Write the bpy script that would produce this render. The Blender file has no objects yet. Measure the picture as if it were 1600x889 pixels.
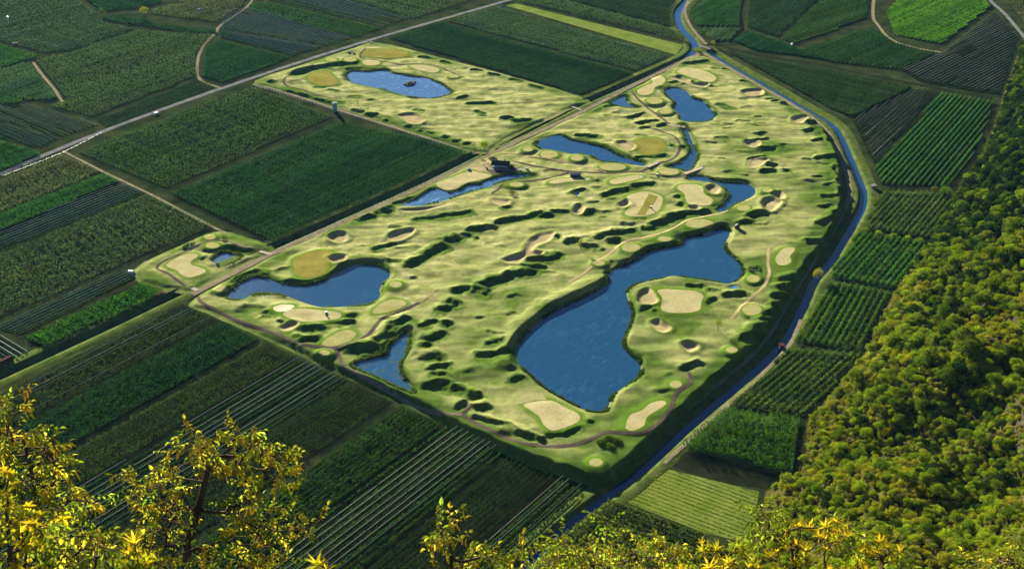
import bpy, bmesh, math, random
import numpy as np
from mathutils import Vector, Matrix, Quaternion
from mathutils.geometry import delaunay_2d_cdt

R = math.radians
SC = bpy.context.scene
COL = SC.collection
rng = np.random.default_rng(7)
random.seed(7)

# ------------------------------------------------------------------ camera, sky, sun, exposure
CAM_H, PITCH, FPX = 450.0, R(30.0), 1800.0       # metres above the valley floor, downward pitch, focal length in 1600-px units
YAW = R(-52.1)                                   # the orchard rows run along world X
SUN_EL, SUN_AZ = R(15.0), R(61.5)                # azimuth counted from +X
cd = bpy.data.cameras.new('camera'); cam = bpy.data.objects.new('camera', cd); COL.objects.link(cam)
cd.sensor_width = 36.0; cd.lens = 36.0 * FPX / 1600.0
cd.clip_start = 0.1; cd.clip_end = 20000.0
cd.dof.use_dof = True; cd.dof.focus_distance = 800.0; cd.dof.aperture_fstop = 9.0
cam.location = (0, 0, CAM_H); cam.rotation_euler = (math.pi / 2 - PITCH, 0, YAW)
SC.camera = cam

W = bpy.data.worlds.new('World'); SC.world = W; W.use_nodes = True
nt = W.node_tree; nt.nodes.clear()
sky = nt.nodes.new('ShaderNodeTexSky'); sky.sky_type = 'NISHITA'; sky.sun_disc = False
sky.sun_elevation = SUN_EL; sky.sun_rotation = math.pi / 2 - SUN_AZ
sky.altitude = 700; sky.air_density = 0.40; sky.dust_density = 0.1; sky.ozone_density = 3.0
bg = nt.nodes.new('ShaderNodeBackground'); bg.inputs['Strength'].default_value = 0.05
wo = nt.nodes.new('ShaderNodeOutputWorld')
nt.links.new(sky.outputs[0], bg.inputs[0]); nt.links.new(bg.outputs[0], wo.inputs[0])

sl = bpy.data.lights.new('sun', 'SUN'); sl.energy = 5.0; sl.angle = R(0.5); sl.color = (1.0, 0.91, 0.74)
so = bpy.data.objects.new('sun', sl); COL.objects.link(so)
SUNV = Vector((math.cos(SUN_AZ) * math.cos(SUN_EL), math.sin(SUN_AZ) * math.cos(SUN_EL), math.sin(SUN_EL)))
so.rotation_euler = SUNV.to_track_quat('Z', 'Y').to_euler(); so.location = (0, 0, 900)

vs = SC.view_settings; vs.view_transform = 'Standard'; vs.look = 'None'; vs.exposure = 2.15; vs.gamma = 1.0
vs.use_curve_mapping = False
SC.cycles.max_bounces = 6; SC.cycles.transparent_max_bounces = 8; SC.cycles.diffuse_bounces = 1
SC.cycles.volume_bounces = 0; SC.cycles.use_denoising = True

# ------------------------------------------------------------------ pixel <-> place
CY, SY = math.cos(YAW), math.sin(YAW)
def rot2(x, y):                                   # camera frame (right, forward) -> world
    return x * CY - y * SY, x * SY + y * CY
def unrot2(x, y):
    return x * CY + y * SY, -x * SY + y * CY
def ray(px, py):
    r = (px - 800.0) / FPX; u = (444.5 - py) / FPX
    f = math.cos(PITCH) + u * math.sin(PITCH); z = -math.sin(PITCH) + u * math.cos(PITCH)
    x, y = rot2(r, f)
    return x, y, z
def G(px, py, z=0.0):                             # where a line of sight meets the level z
    x, y, dz = ray(px, py)
    t = (z - CAM_H) / dz
    return x * t, y * t
def D(px, py, d):                                 # a point at distance d (along the optical axis)
    x, y, z = ray(px, py)
    return Vector((x * d, y * d, CAM_H + z * d))
def proj(x, y, z):                                # vectorised: world -> pixel
    cx, cy = unrot2(x, y); h = z - CAM_H
    dep = cy * math.cos(PITCH) - h * math.sin(PITCH); up = cy * math.sin(PITCH) + h * math.cos(PITCH)
    dep = np.maximum(dep, 0.1)
    return 800 + FPX * cx / dep, 444.5 - FPX * up / dep, dep

# ------------------------------------------------------------------ mesh helpers
def mesh_np(name, v, f, smooth=False):
    v = np.asarray(v, dtype=np.float32); me = bpy.data.meshes.new(name)
    if isinstance(f, np.ndarray):
        n, k = f.shape
        me.vertices.add(len(v)); me.vertices.foreach_set('co', v.ravel())
        me.loops.add(n * k); me.loops.foreach_set('vertex_index', f.astype(np.int32).ravel())
        me.polygons.add(n); me.polygons.foreach_set('loop_start', np.arange(0, n * k, k, dtype=np.int32))
        me.polygons.foreach_set('loop_total', np.full(n, k, dtype=np.int32))
        me.update(calc_edges=True); me.validate()
    else:
        me.from_pydata([tuple(a) for a in v.tolist()], [], f); me.update()
    if smooth: me.polygons.foreach_set('use_smooth', np.ones(len(me.polygons), dtype=bool))
    return me
def link(name, me, material=None, parent=None, loc=None, rot=None):
    o = bpy.data.objects.new(name, me); COL.objects.link(o)
    if material is not None and me is not None and len(me.materials) == 0: me.materials.append(material)
    if parent is not None: o.parent = parent
    if loc is not None: o.location = loc
    if rot is not None: o.rotation_euler = rot
    return o
def empty(name, loc=(0, 0, 0), rz=0.0):
    o = bpy.data.objects.new(name, None); COL.objects.link(o); o.location = loc; o.rotation_euler = (0, 0, rz)
    o.empty_display_size = 0.2
    return o
def tag(o, label, cat, group=None):
    o['label'] = label; o['category'] = cat
    if group: o['group'] = group
    return o
def structure(o, label=None):
    o['kind'] = 'structure'
    if label: o['label'] = label
    return o
class MB:                                         # collects boxes, prisms and tubes into one mesh
    def __init__(s): s.v = []; s.f = []
    def box(s, c, d, rz=0.0, taper=1.0):
        b = len(s.v); cs, sn = math.cos(rz), math.sin(rz)
        for k in range(8):
            sx, sy, sz = (k & 1) * 2 - 1, (k >> 1 & 1) * 2 - 1, (k >> 2 & 1) * 2 - 1
            t = taper if sz > 0 else 1.0
            x, y = sx * d[0] / 2 * t, sy * d[1] / 2 * t
            s.v.append((c[0] + x * cs - y * sn, c[1] + x * sn + y * cs, c[2] + sz * d[2] / 2))
        for q in ((0, 2, 3, 1), (4, 5, 7, 6), (0, 1, 5, 4), (2, 6, 7, 3), (0, 4, 6, 2), (1, 3, 7, 5)):
            s.f.append([b + i for i in q])
        return s
    def poly(s, pts):
        b = len(s.v); s.v += [tuple(p) for p in pts]; s.f.append(list(range(b, b + len(pts)))); return s
    def prism(s, prof, y0, y1):                   # profile in XZ, extruded along Y
        b = len(s.v); n = len(prof)
        s.v += [(x, y0, z) for x, z in prof] + [(x, y1, z) for x, z in prof]
        s.f.append([b + i for i in range(n)][::1]); s.f.append([b + n + i for i in range(n)][::-1])
        for i in range(n):
            j = (i + 1) % n; s.f.append([b + i, b + n + i, b + n + j, b + j])
        return s
    def tube(s, pts, rad, n=6, cap=True):
        pts = [Vector(p) for p in pts]; b = len(s.v); m = len(pts)
        rad = rad if isinstance(rad, (list, tuple)) else [rad] * m
        ref = None
        for i, p in enumerate(pts):
            t = (pts[min(i + 1, m - 1)] - pts[max(i - 1, 0)])
            if t.length < 1e-9: t = Vector((0, 0, 1))
            t.normalize()
            if ref is None: ref = t.orthogonal().normalized()
            a = (ref - t * ref.dot(t))
            a = a.normalized() if a.length > 1e-6 else t.orthogonal().normalized(); ref = a
            c = t.cross(a)
            for k in range(n):
                w = 2 * math.pi * k / n; q = p + (a * math.cos(w) + c * math.sin(w)) * rad[i]
                s.v.append(tuple(q))
        for i in range(m - 1):
            for k in range(n):
                l = (k + 1) % n; s.f.append([b + i * n + k, b + i * n + l, b + (i + 1) * n + l, b + (i + 1) * n + k])
        if cap:
            s.f.append([b + k for k in range(n)][::-1]); s.f.append([b + (m - 1) * n + k for k in range(n)])
        return s
    def mesh(s, name, smooth=False):
        me = bpy.data.meshes.new(name); me.from_pydata(s.v, [], s.f); me.update()
        if smooth: me.polygons.foreach_set('use_smooth', np.ones(len(me.polygons), dtype=bool))
        return me
    def build(s, name, material, parent=None, smooth=False, **k):
        return link(name, s.mesh(name, smooth), material, parent, **k)

# ------------------------------------------------------------------ noise, curves, distances
_perm = rng.permutation(512).astype(np.int64)
_grad = np.stack([np.cos(np.arange(64) / 64 * 2 * np.pi), np.sin(np.arange(64) / 64 * 2 * np.pi)], 1)
def perlin(x, y):
    xi = np.floor(x).astype(np.int64); yi = np.floor(y).astype(np.int64); xf = x - xi; yf = y - yi
    u = xf * xf * xf * (xf * (xf * 6 - 15) + 10); v = yf * yf * yf * (yf * (yf * 6 - 15) + 10)
    def g(a, b):
        h = _perm[(_perm[(xi + a) & 511] + yi + b) & 511] & 63
        return _grad[h, 0] * (xf - a) + _grad[h, 1] * (yf - b)
    return 1.5 * ((g(0, 0) * (1 - u) + g(1, 0) * u) * (1 - v) + (g(0, 1) * (1 - u) + g(1, 1) * u) * v)
def fbm(x, y, lam, octs=3, gain=0.5):
    s = 0.0; a = 1.0
    for k in range(octs):
        s = s + a * perlin(x / lam + 13.7 * k, y / lam - 7.1 * k); a *= gain; lam *= 0.5
    return s
def sstep(a, b, x):
    t = np.clip((x - a) / (b - a), 0, 1); return t * t * (3 - 2 * t)
def smooth_loop(p, sub=4, closed=True):
    p = np.asarray(p, float); n = len(p); out = []
    for i in range(n if closed else n - 1):
        if closed: p0, p1, p2, p3 = p[i - 1], p[i], p[(i + 1) % n], p[(i + 2) % n]
        else: p0, p1, p2, p3 = p[max(i - 1, 0)], p[i], p[i + 1], p[min(i + 2, n - 1)]
        for k in range(sub):
            t = k / sub
            out.append(0.5 * (2 * p1 + (p2 - p0) * t + (2 * p0 - 5 * p1 + 4 * p2 - p3) * t * t + (3 * p1 - p0 - 3 * p2 + p3) * t ** 3))
    if not closed: out.append(p[-1])
    return np.array(out)
def seg_dist(px, py, pts, closed):
    pts = np.asarray(pts); n = len(pts); best = np.full(px.shape, 1e9)
    for i in range(n if closed else n - 1):
        a = pts[i]; b = pts[(i + 1) % n]; d = b - a; L = max(d @ d, 1e-9)
        t = np.clip(((px - a[0]) * d[0] + (py - a[1]) * d[1]) / L, 0, 1)
        best = np.minimum(best, (px - a[0] - t * d[0]) ** 2 + (py - a[1] - t * d[1]) ** 2)
    return np.sqrt(best)
def inside(px, py, pts):
    pts = np.asarray(pts); r = np.zeros(px.shape, bool); n = len(pts)
    for i in range(n):
        a = pts[i]; b = pts[(i + 1) % n]
        if a[1] == b[1]: continue
        r ^= ((a[1] > py) != (b[1] > py)) & (px < (b[0] - a[0]) * (py - a[1]) / (b[1] - a[1]) + a[0])
    return r
def sdist(px, py, pts):
    d = seg_dist(px, py, pts, True); return np.where(inside(px, py, pts), -d, d)

# ------------------------------------------------------------------ materials
class N:                                          # small node-tree writer
    def __init__(s, name):
        s.m = bpy.data.materials.new(name); s.m.use_nodes = True; s.t = s.m.node_tree; s.t.nodes.clear()
    def n(s, typ, **kw):
        x = s.t.nodes.new(typ)
        for k, v in kw.items(): setattr(x, k, v)
        return x
    def l(s, a, b): s.t.links.new(a, b)
    def pos(s): return s.n('ShaderNodeNewGeometry').outputs['Position']
    def noise(s, vec, scale, detail=3.0, rough=0.55):
        x = s.n('ShaderNodeTexNoise'); x.inputs['Scale'].default_value = scale
        x.inputs['Detail'].default_value = detail; x.inputs['Roughness'].default_value = rough
        s.l(vec, x.inputs['Vector']); return x.outputs['Fac']
    def ramp(s, fac, stops):
        x = s.n('ShaderNodeValToRGB'); e = x.color_ramp.elements
        while len(e) < len(stops): e.new(0.5)
        for k, (p, c) in enumerate(stops):
            e[k].position = p; e[k].color = (*c, 1) if len(c) == 3 else c
        s.l(fac, x.inputs[0]); return x.outputs[0]
    def mix(s, fac, a, b, typ='MIX'):
        x = s.n('ShaderNodeMix', data_type='RGBA', blend_type=typ)
        for i, q in ((0, fac), (6, a), (7, b)):
            if isinstance(q, (int, float)): x.inputs[i].default_value = q
            elif isinstance(q, tuple): x.inputs[i].default_value = (*q, 1)
            else: s.l(q, x.inputs[i])
        return x.outputs[2]
    def math(s, op, a, b=0.0):
        x = s.n('ShaderNodeMath', operation=op)
        for i, q in ((0, a), (1, b)):
            if isinstance(q, (int, float)): x.inputs[i].default_value = q
            else: s.l(q, x.inputs[i])
        return x.outputs[0]
    def bump(s, h, strength, dist):
        x = s.n('ShaderNodeBump'); x.inputs['Strength'].default_value = strength; x.inputs['Distance'].default_value = dist
        s.l(h, x.inputs['Height']); return x.outputs[0]
    def attr(s, name): return s.n('ShaderNodeAttribute', attribute_name=name).outputs['Fac']
    def out(s, sh): s.l(sh, s.n('ShaderNodeOutputMaterial').inputs[0]); return s.m
    def principled(s, col, rough=0.8, normal=None, spec=0.3, **kw):
        x = s.n('ShaderNodeBsdfPrincipled')
        if isinstance(col, tuple): x.inputs['Base Color'].default_value = (*col, 1)
        else: s.l(col, x.inputs['Base Color'])
        if isinstance(rough, (int, float)): x.inputs['Roughness'].default_value = rough
        else: s.l(rough, x.inputs['Roughness'])
        x.inputs['Specular IOR Level'].default_value = spec
        for k, v in kw.items(): x.inputs[k].default_value = v
        if normal is not None: s.l(normal, x.inputs['Normal'])
        return x.outputs[0]
    def leafy(s, col, trans=0.4, tcol=None, gloss=0.0):
        d = s.n('ShaderNodeBsdfDiffuse'); t = s.n('ShaderNodeBsdfTranslucent')
        for x, c in ((d, col), (t, tcol if tcol is not None else col)):
            if isinstance(c, tuple): x.inputs['Color'].default_value = (*c, 1)
            else: s.l(c, x.inputs['Color'])
        m = s.n('ShaderNodeMixShader'); m.inputs[0].default_value = trans
        s.l(d.outputs[0], m.inputs[1]); s.l(t.outputs[0], m.inputs[2])
        if gloss > 0:
            g = s.n('ShaderNodeBsdfGlossy'); g.inputs['Roughness'].default_value = 0.6; g.inputs['Color'].default_value = (1, 1, 1, 1)
            m2 = s.n('ShaderNodeMixShader'); m2.inputs[0].default_value = gloss
            s.l(m.outputs[0], m2.inputs[1]); s.l(g.outputs[0], m2.inputs[2]); return m2.outputs[0]
        return m.outputs[0]

def two_tone(name, c1, c2, scale, rough=0.9, fine=None, bump=0.0, spec=0.0):
    k = N(name); p = k.pos(); a = k.noise(p, scale, 5)
    c = k.ramp(a, [(0.33, c1), (0.67, c2)])
    nm = None
    if fine:
        b = k.noise(p, fine, 4); c = k.mix(0.6, c, k.ramp(b, [(0.25, (0.45, 0.45, 0.45)), (0.75, (1, 1, 1))]), 'MULTIPLY')
        if bump: nm = k.bump(b, 1.0, bump)
    return k.out(k.principled(c, rough, nm, spec))
def plain(name, col, rough=0.7, spec=0.3, var=0.12, scale=2.0, **kw):
    k = N(name); p = k.pos(); a = k.noise(p, scale, 4)
    lo = tuple(c * (1 - var) for c in col); hi = tuple(min(1, c * (1 + var)) for c in col)
    return k.out(k.principled(k.ramp(a, [(0.3, lo), (0.7, hi)]), rough, None, spec, **kw))

def m_course():
    k = N('course_turf'); p = k.pos()
    big = k.noise(p, 0.018, 4); mid = k.noise(p, 0.09, 5); fine = k.noise(p, 0.8, 4, 0.7)
    fair = k.ramp(mid, [(0.28, (0.15, 0.20, 0.050)), (0.48, (0.295, 0.310, 0.110)), (0.72, (0.50, 0.47, 0.225))])
    gr = k.ramp(mid, [(0.30, (0.038, 0.082, 0.012)), (0.70, (0.12, 0.185, 0.030))])
    f = k.math('ADD', k.attr('rough'), k.math('MULTIPLY', k.math('SUBTRACT', big, 0.5), 2.2))
    f = k.math('ADD', f, k.math('MULTIPLY', k.math('SUBTRACT', mid, 0.5), 1.5))
    c = k.mix(k.ramp(f, [(0.25, (0, 0, 0)), (0.80, (1, 1, 1))]), fair, gr)
    c = k.mix(k.ramp(k.attr('lush'), [(0.2, (0, 0, 0)), (0.9, (1, 1, 1))]), c, (0.105, 0.20, 0.012))
    c = k.mix(k.ramp(k.attr('dry'), [(0.2, (0, 0, 0)), (0.9, (0.8, 0.8, 0.8))]), c, (0.50, 0.42, 0.22))
    c = k.mix(0.5, c, k.ramp(fine, [(0.25, (0.45, 0.5, 0.4)), (0.75, (1, 1, 1))]), 'MULTIPLY')
    c = k.mix(0.55, c, k.ramp(k.noise(p, 0.27, 5, 0.7), [(0.3, (0.55, 0.66, 0.5)), (0.65, (1.12, 1.08, 1.05))]), 'MULTIPLY')
    return k.out(k.principled(c, 0.95, k.bump(fine, 0.8, 0.25), 0.0))
def m_water(name, base, algae=0.0, streak=0.0):
    k = N(name); p = k.pos()
    c = base
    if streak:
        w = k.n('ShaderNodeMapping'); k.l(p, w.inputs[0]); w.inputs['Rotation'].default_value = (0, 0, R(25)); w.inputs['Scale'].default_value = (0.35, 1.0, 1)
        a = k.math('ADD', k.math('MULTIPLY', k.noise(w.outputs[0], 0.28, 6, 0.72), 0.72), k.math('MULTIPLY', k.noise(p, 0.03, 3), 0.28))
        c = k.mix(k.ramp(a, [(0.52, (0, 0, 0)), (0.72, (streak,) * 3)]), base, tuple(min(1, b * 2.2 + 0.07) for b in base))  # pale streaks: cloud reflections painted into the water colour
    if algae:
        a = k.noise(p, 0.22, 5, 0.65)
        c = k.mix(k.ramp(a, [(0.5, (0, 0, 0)), (0.58, (algae,) * 3)]), c, (0.05, 0.085, 0.03))
    wv = k.noise(p, 0.9, 3, 0.6)
    return k.out(k.principled(c, 0.12, k.bump(wv, 0.25, 0.12), 0.5))
def m_foliage(name='orchard_leaves', trans=0.35):
    k = N(name); oi = k.n('ShaderNodeObjectInfo'); p = k.pos()
    a = k.noise(p, 0.7, 3, 0.75); b = k.noise(p, 0.02, 3)
    v = k.ramp(a, [(0.30, (0.22, 0.27, 0.24)), (0.70, (1.65, 1.5, 1.2))])
    b2 = k.noise(p, 0.07, 4, 0.65)
    w = k.mix(1.0, k.ramp(b, [(0.3, (0.8, 0.9, 0.95)), (0.7, (1.35, 1.15, 1.1))]), k.ramp(b2, [(0.3, (0.8, 0.84, 0.86)), (0.7, (1.25, 1.2, 1.1))]), 'MULTIPLY')
    c = k.mix(1.0, k.mix(1.0, oi.outputs['Color'], v, 'MULTIPLY'), w, 'MULTIPLY')
    return k.out(k.leafy(c, trans, k.mix(1.0, c, (1.0, 1.25, 0.5), 'MULTIPLY')))
def m_tree(name, c1, c2, trans=0.22):
    k = N(name); oi = k.n('ShaderNodeObjectInfo'); p = k.pos(); a = k.noise(p, 0.6, 3, 0.7)
    c = k.ramp(a, [(0.3, c1), (0.7, c2)])
    c = k.mix(1.0, c, k.ramp(oi.outputs['Random'], [(0.0, (0.6, 0.68, 0.6)), (0.5, (1, 1, 1)), (1.0, (1.25, 1.3, 0.95))]), 'MULTIPLY')
    return k.out(k.leafy(c, trans, k.mix(1.0, c, (1.4, 1.35, 0.6), 'MULTIPLY')))
def m_fgleaf(name, c1, c2, tc, trans=0.55, gloss=0.0):
    k = N(name); oi = k.n('ShaderNodeObjectInfo'); p = k.pos(); a = k.noise(p, 9.0, 3, 0.6)
    c = k.ramp(a, [(0.3, c1), (0.7, c2)])
    t = k.mix(1.0, tc, k.ramp(oi.outputs['Random'], [(0, (0.35, 0.62, 0.6)), (0.5, (0.8, 0.85, 0.8)), (1, (1.2, 1.0, 1.0))]), 'MULTIPLY')
    return k.out(k.leafy(c, trans, t, gloss))

M = {}
M['course'] = m_course()
M['green'] = two_tone('green_turf', (0.38, 0.35, 0.155), (0.48, 0.43, 0.215), 0.12, 0.95, 0.7)
M['tee'] = two_tone('tee_turf', (0.31, 0.31, 0.105), (0.40, 0.38, 0.15), 0.15, 0.95, 0.8)
M['gold'] = two_tone('golden_turf', (0.19, 0.185, 0.03), (0.28, 0.255, 0.055), 0.08, 0.95, 0.7)
M['pale'] = two_tone('pale_turf', (0.60, 0.56, 0.36), (0.66, 0.61, 0.40), 0.1, 0.95, 0.7)
M['sage'] = two_tone('sage_turf', (0.30, 0.32, 0.12), (0.36, 0.36, 0.15), 0.1, 0.95, 0.7)
M['sand'] = two_tone('bunker_sand', (0.32, 0.275, 0.125), (0.43, 0.375, 0.19), 0.2, 0.95, 1.5)
M['path'] = two_tone('path_asphalt', (0.085, 0.062, 0.05), (0.125, 0.095, 0.078), 0.3, 0.85, 2.0)
M['track'] = two_tone('track_dirt', (0.17, 0.145, 0.085), (0.28, 0.24, 0.15), 0.15, 0.95, 0.9)
M['dirt'] = two_tone('dirt_trail', (0.34, 0.27, 0.13), (0.42, 0.34, 0.18), 0.15, 0.95, 0.9)
M['road'] = two_tone('road_asphalt', (0.13, 0.135, 0.14), (0.22, 0.22, 0.21), 0.1, 0.8, 0.9)
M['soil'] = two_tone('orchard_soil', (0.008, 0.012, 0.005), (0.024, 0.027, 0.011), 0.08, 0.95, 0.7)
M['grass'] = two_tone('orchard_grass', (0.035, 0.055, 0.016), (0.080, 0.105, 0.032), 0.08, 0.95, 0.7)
M['meadow'] = two_tone('meadow_grass', (0.105, 0.165, 0.020), (0.19, 0.235, 0.042), 0.06, 0.95, 0.5)
M['valley'] = two_tone('valley_grass', (0.013, 0.022, 0.007), (0.045, 0.058, 0.017), 0.05, 0.95, 0.6)
M['bank'] = two_tone('bank_grass', (0.045, 0.080, 0.014), (0.12, 0.155, 0.036), 0.12, 0.95, 0.8)
M['hill'] = two_tone('hill_ground', (0.055, 0.062, 0.016), (0.14, 0.12, 0.035), 0.05, 0.95, 0.4, 0.8)
M['rock'] = two_tone('cliff_rock', (0.09, 0.075, 0.05), (0.26, 0.21, 0.14), 0.12, 0.9, 0.7, 0.6)
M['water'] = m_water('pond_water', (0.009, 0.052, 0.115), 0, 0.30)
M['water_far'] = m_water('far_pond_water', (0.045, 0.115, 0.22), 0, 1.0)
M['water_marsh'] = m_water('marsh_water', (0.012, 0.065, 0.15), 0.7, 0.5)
M['canal'] = m_water('canal_water', (0.006, 0.038, 0.10))
M['ditch'] = m_water('ditch_water', (0.006, 0.010, 0.008), 0.6)
M['leaf'] = m_foliage(trans=0.25)
M['net'] = plain('hail_net', (0.66, 0.64, 0.60), 0.6)
M['netdark'] = plain('dark_net', (0.36, 0.35, 0.42), 0.6)
M['bark'] = two_tone('bark', (0.045, 0.032, 0.02), (0.10, 0.075, 0.05), 3.0, 0.9)
M['white'] = plain('white_paint', (0.78, 0.78, 0.76), 0.5)
M['wood'] = two_tone('timber', (0.14, 0.085, 0.045), (0.24, 0.15, 0.085), 1.5, 0.8)
M['darkwood'] = two_tone('dark_timber', (0.06, 0.035, 0.022), (0.11, 0.07, 0.045), 1.5, 0.8)
M['roof'] = two_tone('dark_roof', (0.050, 0.024, 0.018), (0.085, 0.042, 0.032), 1.0, 0.7)
M['glass'] = plain('window_glass', (0.03, 0.04, 0.05), 0.1, 0.5)
M['metal'] = plain('grey_metal', (0.35, 0.37, 0.38), 0.45)
M['bluegrey'] = plain('blue_grey_render', (0.20, 0.33, 0.40), 0.7)
M['plank'] = two_tone('bridge_plank', (0.40, 0.34, 0.26), (0.55, 0.48, 0.38), 2.0, 0.85)
M['tyre'] = plain('tyre', (0.02, 0.02, 0.02), 0.8)
M['reed'] = m_tree('reeds', (0.035, 0.075, 0.02), (0.10, 0.14, 0.03))
M['stone'] = two_tone('stone', (0.12, 0.12, 0.11), (0.24, 0.23, 0.2), 1.0)
# ------------------------------------------------------------------ the course: levels
YD = (G(300, 455)[1] + G(1000, 124)[1]) / 2       # the ditch that splits the course runs along world X
def plateau(x, y):
    return 0.9 + 4.3 * sstep(0, 330, YD - np.asarray(y, float))
def P(px, py, dz=0.0):                            # pixel -> place on the raised course
    z = 2.5
    for _ in range(4):
        x, y = G(px, py, z + dz); z = float(plateau(x, y))
    return x, y
def PL(pts, dz=0.0): return np.array([P(a, b, dz) for a, b in pts])
def ell(cx, cy, rx, ry, n=14, rot=0.0):
    o = []
    for k in range(n):
        w = 2 * math.pi * k / n; a, b = rx * math.cos(w), ry * math.sin(w)
        o.append((cx + a * math.cos(rot) - b * math.sin(rot), cy + a * math.sin(rot) + b * math.cos(rot)))
    return o

COURSE = [
 [(318,466),(430,402),(540,352),(640,307),(700,279),(740,258),(800,232),(850,209),(920,176),(1010,132),(1072,97),(1100,90),(1150,118),(1225,160),(1280,195),(1303,235),(1311,275),(1312,310),(1300,343),(1280,378),(1258,405),(1236,440),(1212,480),(1186,518),(1156,548),(1113,585),(1060,634),(1003,689),(969,720),(946,735),(928,738),(880,723),(800,695),(720,656),(640,615),(540,572),(420,518),(330,480)],
 [(408,126),(470,105),(560,76),(590,69),(680,91),(760,112),(905,153),(880,168),(820,196),(770,222),(745,234),(640,199),(530,163),(430,135)],
 [(217,425),(300,381),(340,366),(380,376),(412,389),(360,414),(305,443),(288,448)],
]
PONDS = [  # name-label, outline, material
 ('large dark blue pond with a peninsula in the lower half of the golf course', 'water', 1.9, [(1135,358),(1140,365),(1133,385),(1140,397),(1155,410),(1161,420),(1158,432),(1141,443),(1120,441),(1095,437),(1065,433),(1050,431),(1035,435),(1010,440),(995,444),(984,450),(979,460),(984,475),(989,492),(984,509),(975,530),(977,543),(989,556),(999,563),(1001,574),(1002,582),(995,592),(962,614),(954,625),(949,639),(942,644),(922,643),(902,635),(877,622),(857,610),(841,598),(823,581),(810,567),(808,543),(820,523),(844,502),(867,486),(911,465),(945,448),(950,435),(948,427),(969,418),(989,408),(1019,391),(1060,383),(1070,372),(1097,367),(1124,358)]),
 ('blue pond with a narrow left end near the left corner of the golf course', 'water', 1.4, [(354,465),(371,445),(389,435),(405,432),(419,436),(438,443),(478,445),(505,438),(528,427),(549,416),(569,413),(589,415),(606,423),(609,432),(599,442),(593,452),(594,462),(584,472),(569,478),(535,479),(498,479),(467,470),(444,462),(420,459),(397,460),(381,467),(369,469)]),
 ('weedy triangular pond beside the lower left edge of the golf course', 'water_marsh', 1.6, [(549,572),(557,565),(581,559),(602,553),(606,543),(614,533),(634,520),(640,521),(639,535),(634,555),(626,569),(628,584),(638,598),(648,615),(628,608),(614,602),(590,590),(565,580)]),
 ('pale blue oval pond with a small island at the top of the golf course', 'water_far', 1.2, [(540,119),(550,111),(574,112),(603,111),(615,116),(640,119),(670,124),(689,131),(703,141),(705,147),(691,152),(670,155),(650,153),(637,151),(602,141),(574,135),(550,129)]),
 ('long blue pond above the row of round tees near the clubhouse', 'water', 1.2, [(835,224),(859,214),(879,212),(893,219),(922,225),(946,232),(962,240),(982,249),(1007,257),(1003,260),(972,255),(952,254),(932,250),(922,243),(893,240),(867,235),(845,232)]),
 ('narrow pale stream pond winding below the clubhouse', 'water_far', 1.0, [(627,320),(645,313),(661,303),(675,295),(690,298),(702,301),(716,298),(732,289),(752,287),(773,278),(799,273),(835,274),(820,278),(800,281),(783,285),(762,293),(732,301),(702,311),(681,317),(657,322),(635,322)]),
 ('kidney shaped blue pond near the top corner of the golf course', 'water', 1.3, [(1037,141),(1052,138),(1072,143),(1082,153),(1099,159),(1111,171),(1118,181),(1107,190),(1082,192),(1066,189),(1062,179),(1050,169),(1054,161),(1042,151)]),
 ('small weedy pond beside the cart path near the top of the course', 'water_marsh', 1.2, [(951,161),(971,150),(979,151),(981,161),(999,169),(977,169),(961,165)]),
 ('narrow blue creek flowing down to the wooden path bridge', 'water', 1.3, [(1043,260),(1065,253),(1077,242),(1076,230),(1070,215),(1064,198),(1070,196),(1078,212),(1085,230),(1090,246),(1087,254),(1079,266),(1073,269),(1061,265),(1045,263)]),
 ('curved blue pond wrapped around the green with twin bunkers', 'water', 1.5, [(1071,279),(1089,274),(1110,279),(1132,285),(1162,286),(1174,291),(1180,296),(1178,305),(1162,314),(1146,322),(1134,330),(1122,330),(1126,323),(1136,311),(1138,301),(1126,291),(1110,285),(1089,282)]),
 ('small reedy pond on the separate left practice hole', 'water_marsh', 1.0, [(330,407),(345,395),(359,395),(377,399),(371,407),(351,416),(340,413)]),
 ('tiny blue puddle beside the practice hole path', 'water_far', 0.4, [(288,387.5),(295,382),(302,381),(299,385),(292,388)]),
 ('tiny square pond under the bank in the middle of the course', 'water_far', 0.6, [(897,303),(903,300),(906,303),(900,306)]),
 ('tiny pond beside the small tee right of the large pond', 'water_far', 0.7, [(1140,449),(1148,446),(1154,448),(1150,451),(1143,451)]),
 ('small puddle in the hollow left of the dirt trail', 'water_far', 0.7, [(1171,421),(1183,418),(1185,423),(1174,426)]),
]
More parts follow.
